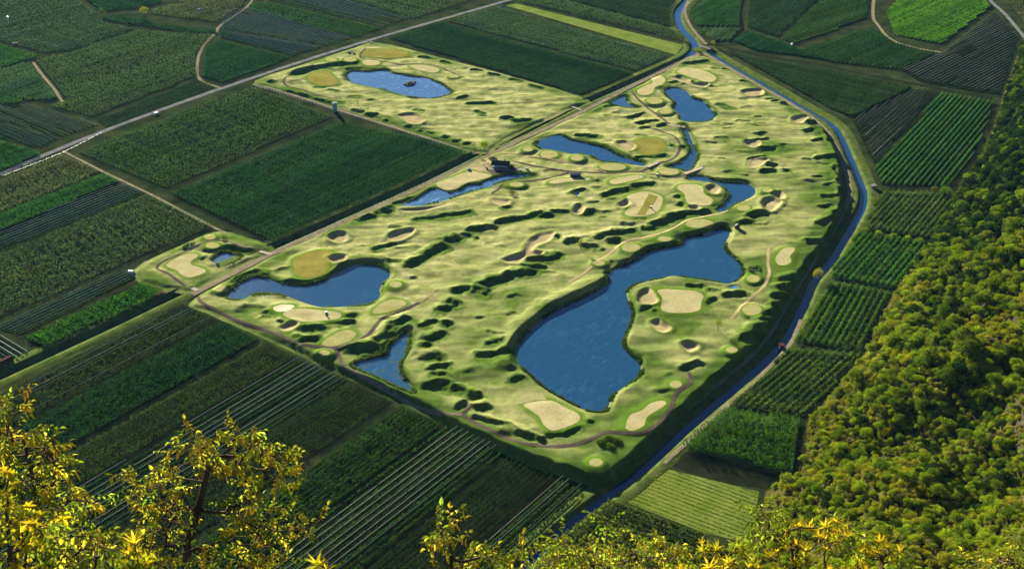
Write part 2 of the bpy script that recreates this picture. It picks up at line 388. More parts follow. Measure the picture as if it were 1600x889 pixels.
GREENS = [  # label, material, raise, outline
 ('pale kidney shaped green on the separate left practice hole', 'green', 0.5, [(260.5,413.6),(277,402.6),(296,396),(308.6,398),(307,402.6),(299,408),(299,413.6),(310,417),(321,422),(318,427),(307,431.5),(293.5,433.6),(282.5,428.8),(277,423),(266,419)]),
 ('broad pale green on the peninsula of the large pond', 'green', 0.5, [(1027,456),(1037,452),(1057,453),(1086,455),(1099,462),(1096,471),(1094,483),(1081.5,488),(1055,489),(1035,486),(1033,475),(1034,465)]),
 ('broad tan green at the foot of the large pond', 'green', 0.3, [(818.5,631.6),(839,626.6),(861,625.6),(881,634.7),(901.5,645),(906.6,653),(899.5,661),(877,670),(861,672),(849,663),(843,651),(829,641)]),
 ('sage coloured fringe behind the tan green at the foot of the large pond', 'sage', 0.2, [(804,629),(812,619),(830,614),(843,616),(854,624),(838,625.5),(818,630),(806,633)]),
 ('bent tan green inside the path curve at the bottom of the course', 'green', 0.5, [(977.5,667),(980.5,655),(986.6,647),(1003,641),(1017,629.6),(1036,626),(1041,631),(1029.5,639.6),(1011,651.5),(1006,665),(989,672.7),(979,670)]),
 ('peanut shaped green beside the dirt trail on the right of the course', 'green', 0.6, [(1213,400.5),(1225,388),(1239.5,387),(1241.5,392),(1234.5,400.5),(1236.5,408.6),(1229,413.7),(1217,413.7),(1212,407.6)]),
 ('pale figure of eight green inside the bend of the curved pond', 'green', 0.5, [(1058,295),(1065,289),(1087,288.5),(1097.5,293),(1100.5,303),(1113.7,311),(1109.6,319),(1093,322),(1077,319),(1071,311),(1069,303)]),
 ('pale green crossed by a mown stripe in the middle of the course', 'green', 0.3, [(979,309),(990,303),(1012,300),(1033,307),(1035,315),(1029,329),(1010,337),(985,338),(976,333),(985,322)]),
 ('golden square green above the left pond', 'gold', 0.6, [(459,407),(466,400),(486,394),(502.5,390.6),(519,393.7),(513,405),(515.7,415),(506.6,427),(486,434),(466,432),(460,421)]),
 ('round golden green below the kidney shaped pond', 'gold', 0.5, [(985,224),(1005.6,217),(1026,216),(1038,224),(1038,234),(1022,241),(1001.5,240),(993,232)]),
 ('golden green at the left end of the pond with the island', 'gold', 0.4, [(482,125),(487,115),(509,111),(521.5,121),(527.6,131),(503,134)]),
 ('long golden green at the uppermost edge of the course', 'gold', 0.4, [(565,86),(572,79),(602.5,76),(623,78),(639,85),(627,90),(582,90)]),
 ('long pale green just above the pond with the island', 'green', 0.5, [(640,103),(660,102),(680.5,106),(686.6,110),(678.5,114),(664,112),(648,108)]),
 ('small oval pale green above the left end of the island pond', 'green', 0.6, ell(580,98,14,4.7)),
 ('long pale green near the top corner of the course above the kidney pond', 'green', 0.5, [(1058,112.5),(1068,106.5),(1092.7,108.5),(1113,116.6),(1119,123.7),(1107,128.7),(1086.6,123.7),(1066,116.6)]),
 ('pale peanut green beside the start of the top cart path', 'green', 0.6, [(1017.7,121.6),(1030,118),(1039,122.7),(1037,130.8),(1023.8,136.8),(1019.7,145),(1009.6,149),(997.5,147),(996.5,141),(1009.6,133.8),(1019.7,129.7)]),
 ('small whitish green below the left pond', 'pale', 0.3, [(426.6,480.8),(441.8,475.7),(460,477.7),(450,486),(433.7,487)]),
 ('long pale green below the left pond with a cart on it', 'green', 0.3, [(442.8,490),(462,482.8),(502.5,484.8),(531,489),(529,497),(502.5,501),(472,503),(450,497)]),
 ('slanting green between the left pond and the brown cart path', 'tee', 0.5, [(582,485.7),(602.5,470.5),(623,468),(635,474),(623,482),(592.5,489.7)]),
 ('slanting green inside the path fork below the left pond', 'tee', 0.5, [(503,536),(528,519.4),(548.5,516),(556,523),(545,533),(518,541)]),
 ('pale strip of turf between the stream pond and the ditch', 'green', 0.2, [(681.5,289),(689.6,283.5),(732,268),(746,269),(768.6,275.4),(742,283.0),(728,286.6),(706,298.5),(692,295.7)]),
 ('slim pale green beside the small dark shed', 'green', 0.5, [(858,284),(877,279),(909.6,279),(922,278),(918,282),(891,284),(865,287.5)]),
 ('slim slanting green right of the small dark shed', 'green', 0.6, [(952,284),(962,279),(992.7,274),(1005,276),(998.7,280),(962,288)]),
]
TEES = [  # label, cx, cy, rx, ry, rise
 ('smallest round tee nearest the clubhouse by the long pond', 824.6,233.4,8,3.5,1.4), ('second round tee from the clubhouse along the long pond', 858,241.5,14,5.5,1.4),
 ('third round tee from the clubhouse along the long pond', 901.5,247,10,4.5,1.4), ('wide oval tee at the right end of the long pond', 957,261,21,5.5,1.0),
 ('oval tee above the dark hollow left of the shed', 807,288.5,11,3.5,1.6), ('small round tee above the cluster of three bunkers', 1198.7,297,8,3.5,1.0),
 ('diamond shaped tee below the curved pond', 1162,325,11,4.5,0.8), ('oval tee enclosed by the creek and the path bridge', 1045,268.6,16,5,0.8),
 ('oval tee on the bank above the large pond, middle of three', 1038.7,373.5,11,4,1.4), ('lush long tee on the bank at the upper end of the large pond', 1093,349.6,22,7,1.6),
 ('oval tee on the bank above the large pond, left of three', 986,387,15,6.5,1.6), ('small lush tee beside the young tree at the large pond', 936,411,9,4,1.4),
 ('small oval tee at the right end of the island pond', 709,119.5,8,2.5,1.2), ('round tee between the top cart path and the kidney pond', 1023,157.7,12.5,5,1.6),
 ('small tee below the round one beside the kidney pond', 1040,174.3,10,4,1.6), ('outermost small tee of the left practice hole', 327.7,370,9,4.5,1.0),
 ('oval tee above the reedy pond of the left practice hole', 332,383.5,11,4.5,1.4), ('round tee at the far left tip of the left pond', 343.5,450,13,5.5,1.6),
 ('round tee right of the left pond with a dark lee side', 618,444,10,5,2.0), ('small tee below the path fork at the lower left edge', 507,551,9,4,1.6),
 ('round tee at the right tip of the large pond', 1176.7,435.4,10.5,6,0.8), ('large oval tee below the dirt trail on the right', 1174.7,484,15,9,0.9),
 ('small lush tee above the dark canal bank', 1143,546.4,9.5,5,1.2), ('round tee at the bottom tip of the golf course', 931,722,11,6.5,1.0),
 ('round tee at the path end near the bottom right bank', 1055.5,600,10,6,0.9), ('upper left tee beside the top road', 517.5,93.4,9,3,1.6), ('upper tee beside the parked cars', 547,93.4,10,3.5,1.6),
]
BUNKERS = [  # label, outline, depth
 ('round bunker left of the peninsula green', [(995,465),(1000.5,457),(1012.7,452.7),(1018.7,457.7),(1025,467),(1027,474),(1012.7,479),(997.5,477)],1.7),
 ('heart shaped bunker on the peninsula below the broad green', [(1017.7,505),(1029,501),(1035,505),(1047,511),(1046,517.5),(1035,520.5),(1022.8,515.4)],1.7),
 ('lowest heart shaped bunker on the peninsula', [(1065,537.7),(1077.5,535),(1089.6,540.8),(1090.6,545.8),(1077.5,552),(1068,545.8)],1.7),
 ('long winding bunker in the middle of the course', [(786,407),(814.7,396.8),(822.8,382.7),(841,367.5),(863,362.8),(868,366.5),(859,377.6),(841,384.7),(834,392.8),(849,395.8),(841,402),(820.8,405),(812.7,412),(794.4,412)],1.3),
 ('twin bunker in the fairway above the left pond', [(606,370.4),(618,363.3),(640.5,358.6),(648.6,361),(644.6,368.4),(624.3,377.5),(608,376.5)],1.7),
 ('upper crescent bunker on the right fairway', [(1163.3,224),(1174.4,220),(1188.6,224),(1184.6,231),(1170.4,231)],1.1),
 ('lower crescent bunker on the right fairway', [(1168.4,256.5),(1174.4,248.4),(1200.8,249.4),(1194.7,256.5),(1182.5,262.5),(1170.4,262.5)],1.1),
 ('large bunker of the cluster right of the curved pond', [(1189.6,319),(1200.8,310),(1217,315),(1221,320),(1206.8,332),(1196.7,330)],1.9),
 ('small bunker at the top of the cluster right of the curved pond', [(1206.8,306.8),(1219,300.8),(1227,307.8),(1221,314)],1.7),
 ('twin bunker near the top right edge of the course', [(1157.7,144.8),(1171,140.8),(1191,140.8),(1191,150),(1168.9,151.5)],1.7),
 ('bunker with a dark lip near the canal track bend', [(1238.7,185.3),(1254,181.3),(1264,183.3),(1254,193.4),(1239.8,192.4)],1.6),
 ('wide bunker between the top green and the kidney pond', [(1048,120.6),(1072.4,124.7),(1082.5,130.8),(1107.8,131.8),(1098.7,138.9),(1074.4,133.8),(1054,127.7)],1.4),
 ('twin bunker left of the round golden green', [(963,224),(979,222),(993.4,231),(983.3,237.5),(969,231)],1.6),
 ('long sand strip along the stream pond', [(626.8,329),(661,326),(689.6,319),(710,315),(690.6,325),(661,331.5),(631,332)],0.7),
 ('bunker below the long pale green with the cart', [(437.7,514),(454,504),(468,508),(450,518)],1.4),
 ('oval bunker cut into the golden square green', [(512.7,405.8),(526.8,400),(541,401),(540,410),(524.8,414.5)],1.6),
 ('oval bunker above the golden square green', [(512.7,374.4),(524.8,364.3),(541,366.3),(543,376.5),(526.8,381)],1.8),
 ('twin bunker below the island pond', [(622,181),(645,178.5),(664,188),(655,195.5),(638,194),(630,187)],1.3),
 ('deep bunker in the rough at the centre of the course', [(895.4,332.7),(901.5,321.5),(911.6,323.5),(913.7,331.6),(905.6,336)],1.8),
 ('small oval bunker left of the striped green', [(966,321.5),(980.5,314.5),(984.6,321.5),(972.4,327)],1.6),
 ('twin bunker beside the figure of eight green', [(1103.5,295),(1113.7,290),(1124.8,296),(1121.8,304.5),(1109.6,304)],1.6),
 ('small bunker below the figure of eight green', [(1075,324),(1089.4,323),(1094.4,329),(1081,331.5)],1.3),
 ('small sand hollow below the stream pond', [(768,312),(784,311.5),(798,315.4),(790,321.5),(772,319)],1.2),
]
PITS = [  # grassy hollows with a raised lip on the sunward side: polyline, radius (m), depth (m)
 ([(640,418),(665,405),(674,398),(692,388)],5.5,2.6),([(702,379),(714,376)],5.5,2.6),([(740,361),(762,358),(773,358)],4.5,2.2),([(778,350),(802,345),(830,340),(846,334)],4,2.2),
 ([(850,338),(858,337)],3.5,1.6),([(757,447),(772,441),(795,436)],5.5,2.4),([(712,457),(726,452)],4,1.8),([(744,456),(757,460)],5.5,2.2),([(800,431),(832,427)],5.5,2.3),([(822,417),(850,419)],3.5,1.8),
 ([(836,408),(855,408),(872,402)],5,2.2),([(870,372)],4.2,2.0),([(889,380),(900,378)],4.5,2.2),([(918,386),(932,388)],5,2.2),([(938,372),(962,365),(988,362)],4.5,2.0),([(957,379),(964,377)],5,1.8),
 ([(704,475),(711,480)],5.5,2.2),([(690,486),(700,484)],5,2.2),([(698,507),(702,508)],4.5,2.2),([(662,511),(676,505)],3.6,1.8),([(676,530),(690,525)],5,2.2),([(667,542)],4,1.6),([(668,560),(684,558)],5,1.3),
 ([(675,576),(700,573)],3.2,1.8),([(676,590),(695,586)],3,1.2),([(673,605),(700,606)],6,1.6),([(715,612),(728,618)],5,2.4),([(737,621),(748,620)],4,2.2),([(719,636),(727,633)],4.2,1.9),([(748,640),(760,638)],4,1.8),
 ([(752,557),(778,556),(800,552)],4,1.8),([(765,536),(785,535)],3,1.2),([(745,655),(785,664),(818,680),(846,691)],3.6,2.0),([(862,680),(882,678),(902,671)],4.2,2.0),([(922,660)],3.5,1.6),([(802,596),(814,592)],4,1.2),
 ([(560,549),(578,548)],7,3.2),([(592,535),(600,530)],5,2.2),([(608,525),(622,512),(634,505)],6,2.8),([(508,506),(530,505),(548,505)],3.6,1.9),([(535,496),(550,495)],3.8,1.9),([(478,516),(500,515)],4.6,2.1),([(474,533),(494,534)],4.4,2.0),
 ([(532,546),(545,544)],3,1.4),([(460,507)],3,1.5),([(473,508)],3,1.5),([(441,502)],3,1.2),([(418,490),(434,489)],3.5,1.0),([(463,530),(468,536)],4,1.6),
 ([(594,332),(604,332)],5.2,2.4),([(558,345),(580,341)],4.2,2.2),([(608,326)],3,1.2),([(616,319),(640,312)],3.5,1.6),([(586,391),(612,383)],3.2,1.8),([(729,369)],3,1.6),([(744,372)],3,1.2),([(650,345),(700,338),(735,333)],4,0.9),
 ([(945,307),(962,301),(980,298)],3.6,1.8),([(993,293),(1018,289)],4.2,1.9),([(994,343),(1004,342)],4.4,2.2),([(916,334),(926,332)],4.6,2.0),([(866,332),(886,331)],2.6,1.5),([(848,339),(858,337)],3,1.6),([(898,303),(912,299)],4,1.6),
 ([(788,326),(796,325)],3,1.2),([(905,213),(932,214)],4,1.4),([(1050,342),(1078,336),(1106,333)],4.8,2.6),([(1024,352),(1046,346)],4.6,2.4),([(1008,358),(1022,357)],3.8,1.6),([(1062,309)],3.6,1.6),([(1064,320)],3.6,1.6),([(1116,322)],4.6,2.0),
 ([(1195,235),(1206,234)],4.4,2.2),([(1203,259),(1210,260)],4.4,2.2),([(1196,270),(1208,269)],4.8,2.4),([(1178,338),(1192,336)],6.5,2.6),([(1160,350),(1172,349)],4.2,1.8),([(1050,229)],4,1.6),([(1069,231)],4,1.6),([(1000,247),(1038,244)],3.6,1.8),
 ([(1229,268)],3.6,1.6),([(1278,249),(1305,246)],3.8,1.9),([(1274,278),(1282,277)],2.4,1.4),([(1284,352),(1300,344),(1316,333)],5,2.4),([(1266,381),(1288,380)],4.6,2.4),([(1224,441),(1244,435)],4.2,2.2),([(1220,452),(1236,450)],4.2,2.2),([(1212,466),(1224,462)],3.6,2.0),
 ([(1210,480),(1222,477)],4,2.2),([(1200,493),(1214,490)],5,2.6),([(1190,504),(1200,501)],4.4,2.2),([(1182,517),(1198,514)],5,2.8),([(1168,533),(1184,527)],6.5,3.0),([(1138,464),(1162,463)],4.2,2.2),([(1105,473),(1114,471)],3.8,1.6),([(1080,449),(1098,449)],3,1.1),
 ([(1003,484),(1014,482)],3,1.2),([(1026,489),(1034,488)],3,1.2),([(1072,577),(1096,570)],3.8,1.8),([(1110,455),(1122,456)],3,1.1),([(1020,462),(1024,470)],2.5,0.8),([(1213,160)],3.8,2.0),([(1225,163),(1236,164)],3.8,2.1),([(1268,194),(1282,192)],4.6,2.3),([(1258,206),(1268,204)],3.6,1.9),
 ([(1187,210),(1195,209)],3.2,1.7),([(1166,223),(1198,217)],2.8,1.5),([(1172,249),(1196,245)],2.4,1.2),([(1274,221),(1284,219)],3,1.6),([(1290,208),(1300,222)],4,1.9),([(1068,101),(1106,97)],4,1.6),([(1060,121),(1068,121)],3.6,1.6),([(1096,132),(1104,132)],3.8,1.6),([(1084,129)],2.5,1.3),
 ([(1026,138),(1040,131),(1060,131)],3.8,1.8),([(983,185),(1006,179)],3,1.5),([(998,194),(1008,191)],2.8,1.5),([(1012,191),(1026,189)],2.4,1.2),([(1030,198),(1038,197)],3.8,1.8),([(940,161),(960,153),(978,145)],4,1.8),([(948,168),(960,166)],2.6,1.3),
 ([(735,163),(768,162)],3.6,1.6),([(718,155),(730,152)],2.8,1.5),([(745,176),(756,178)],3.2,1.2),([(788,187),(798,186)],3.8,1.8),([(808,191),(824,190)],4.6,1.9),
 ([(640,199)],3.4,1.5),([(658,206)],3.4,1.5),([(672,208)],3.4,1.5),([(698,216)],3.8,1.5),([(713,222)],3.6,1.5),([(729,226)],3.4,1.5),([(424,129)],4.6,1.8),([(445,145),(455,146)],3.6,1.8),([(468,150),(478,152)],4,1.9),([(492,158),(502,159)],4,1.9),([(513,163)],3.8,1.7),([(554,174),(566,176)],3.6,1.7),([(574,182),(586,181)],4.2,2.0),([(604,190)],4,1.8),
 ([(462,117),(490,109),(520,104),(552,100)],7,3.0),([(494,137),(506,137)],2.6,0.9),([(516,141),(528,143)],2.6,0.8),([(660,174),(650,172)],3,0.9),([(328,392),(350,389),(386,394)],3.8,1.9),([(310,405),(317,405)],3.4,1.7),([(364,441),(385,431),(405,427)],3.8,1.6),([(348,459),(356,457)],4.5,1.8),
 ([(658,90),(668,91)],3,1.4),([(692,97),(702,99)],3,1.4),([(740,110),(752,111)],3,1.5),([(766,117),(778,118)],3,1.5),([(800,125),(812,128)],3,1.4),([(830,135),(845,138)],3,1.3),([(1130,108),(1142,110)],2.6,1.3),([(1160,127),(1170,128)],2.6,1.2),([(1125,165),(1140,170)],4,0.9),([(1290,290),(1305,287)],2.6,1.2),([(1288,309),(1312,306)],2.6,1.3),([(1280,324),(1300,322)],2.4,1.2),([(1305,262),(1314,280),(1316,305)],4,2.0),([(948,235),(958,244)],3,1.0),
]
PATHS = [  # name, label, material, width, line
 ('cart_path','brown cart path looping round the separate left practice hole','path',3.0,[(410,394),(395,389),(375,386),(360,380),(345,377),(332,377),(310,384),(280,398),(255,409),(246,415),(247,421),(262,428),(272,435),(282,442),(290,447)]),
 ('cart_path','brown cart path from the left corner past the left pond','path',3.4,[(310,462),(312,470),(322,477),(345,488),(375,502),(400,511),(430,521),(462,535),(497,542),(523,544),(548,537),(570,526),(583,515),(592,503),(600,496),(617,490),(640,480),(655,473)]),
 ('dirt_trail','pale trodden trail fading out past the left pond path','dirt',2.2,[(655,473),(664,467),(674,460),(684,452)]),
 ('cart_path','short brown path forking down to the lower left edge','path',3.6,[(523,544),(530,556),(533,566),(537,572)]),
 ('dirt_trail','pale dirt track along the lower left edge of the course','track',3.4,[(537,572),(545,576),(580,593),(620,613),(650,629),(690,643),(722,647)]),
 ('cart_path','long brown cart path round the bottom of the course','path',3.4,[(722,647),(740,659),(770,674),(800,687),(840,695),(880,696),(910,691),(930,683),(950,676),(975,677),(1000,677),(1020,668),(1040,650),(1050,633),(1054,618),(1065,608),(1078,600),(1080,590),(1074,580)]),
 ('cart_path','brown path stub beside the twin hollows','path',3.0,[(722,647),(728,640),(737,632)]),
 ('dirt_trail','pale dirt trail above the large pond','dirt',3.2,[(888,442),(915,425),(940,405),(960,390),(975,378),(1000,372),(1035,364),(1060,352),(1080,345),(1105,338),(1125,333),(1140,325),(1165,312)]),
 ('cart_path','brown cart path curling round the round golden green','path',3.2,[(980,268.6),(1000,267.6),(1020,258.5),(1047,250),(1059,240),(1062,228),(1059,220),(1050,212),(1038,207),(1020,201),(1010,199)]),
 ('cart_path','brown cart path from the top ditch to the wooden bridge','path',3.2,[(983,138),(993,151),(1005.6,163),(1020,175),(1036,186.5),(1046,196.6)]),
 ('cart_path','brown cart path over the path bridge below the creek','path',3.0,[(1000,267.6),(1030,274.7),(1057,276.7),(1071,272.7),(1085,267.5),(1101,262)]),
 ('cart_path','brown path from the clubhouse past the small shed','path',3.6,[(800,252),(820,256),(840.8,260.8),(867,265),(893,268),(948,271),(980,268.6)]),
 ('dirt_trail','pale track behind the row of round tees','dirt',3.0,[(786,239.5),(820.5,242.5),(861,250.6),(901.5,256.7),(934,266),(948,270.5)]),
 ('cart_path','brown path curving below the stream pond','path',2.8,[(889.4,269),(861,277),(826.6,282.5),(796,286),(784,290),(779,296),(768,303)]),
 ('dirt_trail','dirt trail on the right side of the course','dirt',3.0,[(1201,388),(1200,410.6),(1202,427),(1195,445),(1176.7,463),(1158.5,479.5),(1142,497.7)]),
 ('cart_path','brown path at the upper left end of the course','path',3.0,[(467,108.6),(450.6,118.7),(443.5,126.8),(448.6,134),(473,141),(489,147),(513.4,153),(533.7,154)]),
 ('cart_path','brown path above the island pond','path',2.8,[(572,76),(563,86),(568,92.4),(602.5,96.5),(623,101.5),(640,101),(670,101),(690,106),(710,115),(726,121)]),
]

# ---- the height sheet
RES = 1.15
CP = [smooth_loop(PL(c), 3) for c in COURSE]
allc = np.concatenate(CP)
GX0, GY0 = allc.min(0) - 12; GX1, GY1 = allc.max(0) + 12
gnx, gny = int((GX1 - GX0) / RES) + 1, int((GY1 - GY0) / RES) + 1
gx = GX0 + RES * np.arange(gnx); gy = GY0 + RES * np.arange(gny)
X, Y = np.meshgrid(gx, gy, indexing='ij')
def window(pts, m):
    a = np.min(pts, 0) - m; b = np.max(pts, 0) + m
    i0, i1 = max(0, int((a[0] - GX0) / RES)), min(gnx, int((b[0] - GX0) / RES) + 2)
    j0, j1 = max(0, int((a[1] - GY0) / RES)), min(gny, int((b[1] - GY0) / RES) + 2)
    return (slice(i0, max(i0, i1)), slice(j0, max(j0, j1)))
SD = np.full(X.shape, 60.0)
for c in CP:
    w = window(c, 14); SD[w] = np.minimum(SD[w], sdist(X[w], Y[w], c))
PLT = plateau(X, Y)
IN = 1 - sstep(0.0, 5.6, SD + 1.2 * fbm(X, Y, 14, 2))
cxs, cys = unrot2(X, Y)                            # camera-wise axes stretch the swells across the light
und = 0.85 * fbm(cxs * 0.45, cys, 22, 2, 0.5) + 0.34 * fbm(cxs * 0.5, cys, 10, 2, 0.5)
calm = np.ones_like(X)
RO = 0.32 * (1 - sstep(-14, 0, -SD * -1)) * 0 + 0.55 * sstep(-16, -2, SD)
RO = RO + 0.55 * sstep(40, 260, YD - Y)
LU = np.zeros_like(X); DR = np.zeros_like(X)
ADD = np.zeros_like(X)
sx, sy = math.cos(SUN_AZ), math.sin(SUN_AZ)
WX = X + 2.2 * fbm(X, Y, 11, 4, 0.62); WY = Y + 2.2 * fbm(X + 300, Y + 70, 11, 4, 0.62)
for pts, r, dep in PITS:
    r *= 0.88; p = PL(pts, -0.3 * dep); w = window(p, r * 4 + 4); x, y = WX[w], WY[w]
    wob = 1 + 0.22 * perlin(x / 5.0, y / 5.0)
    d = (seg_dist(x, y, p, False) if len(p) > 1 else np.hypot(x - p[0, 0], y - p[0, 1])) * wob
    ds = (seg_dist(x - sx * r * 1.15, y - sy * r * 1.15, p, False) if len(p) > 1 else np.hypot(x - p[0, 0] - sx * r * 1.15, y - p[0, 1] - sy * r * 1.15)) * wob
    ADD[w] += -dep * 0.75 * (1 - sstep(0.25 * r, 1.15 * r, d)) + 0.72 * dep * (1 - sstep(0.1 * r, 1.9 * r, ds))
    RO[w] = np.maximum(RO[w], 0.95 * (1 - sstep(r * 0.8, r * 2.8, d)))
RIDGES = [([(799,560),(802,533),(815,507),(845,483),(880,465),(915,449),(938,440)],6.5,2.6),([(962,404),(1000,388),(1040,366)],5,1.4),([(1060,362),(1100,352),(1128,345)],5,1.4),([(460,438),(500,431),(530,419),(556,404),(590,403)],5.5,1.8),
 ([(372,440),(390,428),(412,425)],4,1.2),([(636,506),(618,520),(600,536),(570,545)],5,1.4),([(905,216),(940,226),(975,240)],4,0.9),([(1040,132),(1062,131)],4,1.0),([(1125,279),(1165,279)],4,1.0),([(545,105),(600,104)],4,1.0)]
for pts, r, hgt in RIDGES:
    p = PL(pts, hgt * 0.7); w = window(p, r * 3 + 4); x, y = WX[w], WY[w]; d = seg_dist(x, y, p, False)
    ADD[w] += hgt * (1 - sstep(0.3 * r, 2.4 * r, d)); RO[w] = np.maximum(RO[w], 0.6 * (1 - sstep(r, r * 2.2, d)))
keepout = [np.array([P(*q) for q in pts]) for _, _, _, pts in PONDS] + [PL(pts) for _, _, _, pts in GREENS] + [PL(pts) for _, pts, _ in BUNKERS] + [PL(ell(a, b, rx, ry, 8)) for _, a, b, rx, ry, _ in TEES]
rp = np.random.default_rng(21); made = 0
while made < 90:                                  # the many lesser dips between the traced ones
    q = np.array([rp.uniform(GX0, GX1), rp.uniform(GY0, GY1)]); u, v_ = int((q[0] - GX0) / RES), int((q[1] - GY0) / RES)
    if not (0 <= u < gnx and 0 <= v_ < gny) or SD[u, v_] > -7 or (q[1] > YD + 5 and rp.uniform() < 0.7): continue
    if min(float(sdist(q[:1], q[1:], k)[0]) for k in keepout) < 6: continue
    r = rp.uniform(1.8, 3.2); dep = rp.uniform(0.4, 1.0); ln = rp.uniform(2, 9); ax = np.array(rot2(1.0, rp.uniform(-0.3, 0.3)))
    p = np.stack([q - ax * ln / 2, q + ax * ln / 2]); w = window(p, r * 4 + 4); x, y = WX[w], WY[w]
    d = seg_dist(x, y, p, False); ds = seg_dist(x - sx * r * 1.3, y - sy * r * 1.3, p, False)
    ADD[w] += -0.6 * dep * (1 - sstep(0.2 * r, 1.4 * r, d)) + 0.75 * dep * (1 - sstep(0.1 * r, 2.2 * r, ds)); RO[w] = np.maximum(RO[w], 0.55 * (1 - sstep(r, r * 2.6, d))); made += 1
Z = PLT + und + ADD
for lab, m, rise, pts in GREENS:
    p = smooth_loop(PL(pts, rise), 4); w = window(p, 14); x, y = X[w], Y[w]; sd = sdist(x, y, p)
    k = 1 - sstep(0.5, 7.0, sd); base = float(plateau(*p.mean(0))) + rise
    Z[w] = Z[w] * (1 - k) + (base + 0.22 * und[w]) * k
    LU[w] = np.maximum(LU[w], (0.75 if m != 'sage' else 0.2) * (1 - sstep(1.5, 6.5, sd)))
for lab, a, b, rx, ry, rise in TEES:
    p = smooth_loop(PL(ell(a, b, rx, ry, 10), rise), 3); w = window(p, 16); x, y = X[w], Y[w]; sd = sdist(x, y, p)
    k = 1 - sstep(0.8, 2.2 + 2.6 * rise, sd); base = float(plateau(*p.mean(0))) + rise
    Z[w] = Z[w] * (1 - k) + base * k
    LU[w] = np.maximum(LU[w], 0.85 * (1 - sstep(1.0, 5.0, sd))); RO[w] = np.maximum(RO[w], 0.5 * (1 - sstep(3, 9, sd)))
BK = []
for lab, pts, dep in BUNKERS:
    p = smooth_loop(PL(pts, -dep * 0.6), 4); w = window(p, 12); x, y = X[w], Y[w]; sd = sdist(x, y, p)
    r = 2.4; flo = float(plateau(*p.mean(0))) - dep * 0.75
    k = 1 - sstep(-r, 0.6, sd); rim = np.exp(-((sd - 1.8) / 2.2) ** 2)
    Z[w] = (Z[w] + 0.42 * dep * rim) * (1 - k) + (flo + 0.25 * und[w] + 0.5 * sstep(-3.5, -0.5, sd)) * k
    LU[w] = np.maximum(LU[w] * (sd > 0), 0.55 * (1 - sstep(1.0, 4.5, sd)))
    DR[w] = np.maximum(DR[w], 0.8 * (1 - sstep(0.0, 1.6, sd)))
    BK.append((lab, p))
PW = []
for lab, m, drop, pts in PONDS:
    c0 = np.mean([P(*q) for q in pts], 0); zw = float(plateau(*c0)) - drop
    p = smooth_loop(np.array([G(a, b, zw) for a, b in pts]), 4)
    p = p + 0.45 * np.stack([perlin(p[:, 0] / 3.1, p[:, 1] / 3.1), perlin(p[:, 1] / 3.1 + 9, p[:, 0] / 3.1)], 1)
    w = window(p, 16); x, y = X[w], Y[w]; sd = sdist(x, y, p)
    bank = zw + 0.10 + 0.50 * np.maximum(sd - 0.2, 0) + 0.02 * np.maximum(sd, 0) ** 2
    lim = np.minimum(Z[w], bank) if drop > 0.9 else np.minimum(Z[w], bank + 0.2 * np.maximum(sd, 0))
    k = 1 - sstep(6, 13, sd)
    nz = Z[w] * (1 - k) + lim * k
    Z[w] = np.where(sd < 0.2, zw - np.clip((0.2 - sd) * 0.45, 0, 1.4), nz)
    RO[w] = np.maximum(RO[w], 0.8 * (1 - sstep(1, 8, sd))); DR[w] = np.maximum(DR[w], 0.5 * (1 - sstep(0.3, 1.8, sd)))
    PW.append((lab, m, p, zw))
Z = 0.03 + (Z - 0.03) * IN - 0.14 * np.clip(SD - 7.0, 0, 5)
def HZ(x, y):                                      # height on the sheet, bilinear
    x = np.asarray(x, float); y = np.asarray(y, float)
    u = np.clip((x - GX0) / RES, 0, gnx - 1.001); v = np.clip((y - GY0) / RES, 0, gny - 1.001)
    i = u.astype(int); j = v.astype(int); a = u - i; b = v - j
    return Z[i, j] * (1 - a) * (1 - b) + Z[i + 1, j] * a * (1 - b) + Z[i, j + 1] * (1 - a) * b + Z[i + 1, j + 1] * a * b
def HC(x, y):                                      # height for standing things: the course where there is one
    u = (x - GX0) / RES; v = (y - GY0) / RES
    if 0 <= u < gnx - 1 and 0 <= v < gny - 1 and SD[int(u), int(v)] < 7: return float(HZ(x, y))
    return 0.0
use = SD < 9.5
cell = use[:-1, :-1] & use[1:, :-1] & use[:-1, 1:] & use[1:, 1:]
ii, jj = np.nonzero(cell)
vid = np.full(X.shape, -1, np.int64)
for a, b in ((0, 0), (1, 0), (0, 1), (1, 1)): vid[ii + a, jj + b] = 0
sel = vid == 0; vid[sel] = np.arange(sel.sum())
me = mesh_np('golf_course', np.stack([X[sel], Y[sel], Z[sel]], 1), np.stack([vid[ii, jj], vid[ii + 1, jj], vid[ii + 1, jj + 1], vid[ii, jj + 1]], 1), True)
for nm, arr in (('rough', RO), ('lush', LU), ('dry', DR)):
    at = me.attributes.new(nm, 'FLOAT', 'POINT'); at.data.foreach_set('value', arr[sel].astype(np.float32))
course = link('golf_course_ground', me, M['course']); structure(course, 'rolling golf course turf with hollows and mounds between the ponds')

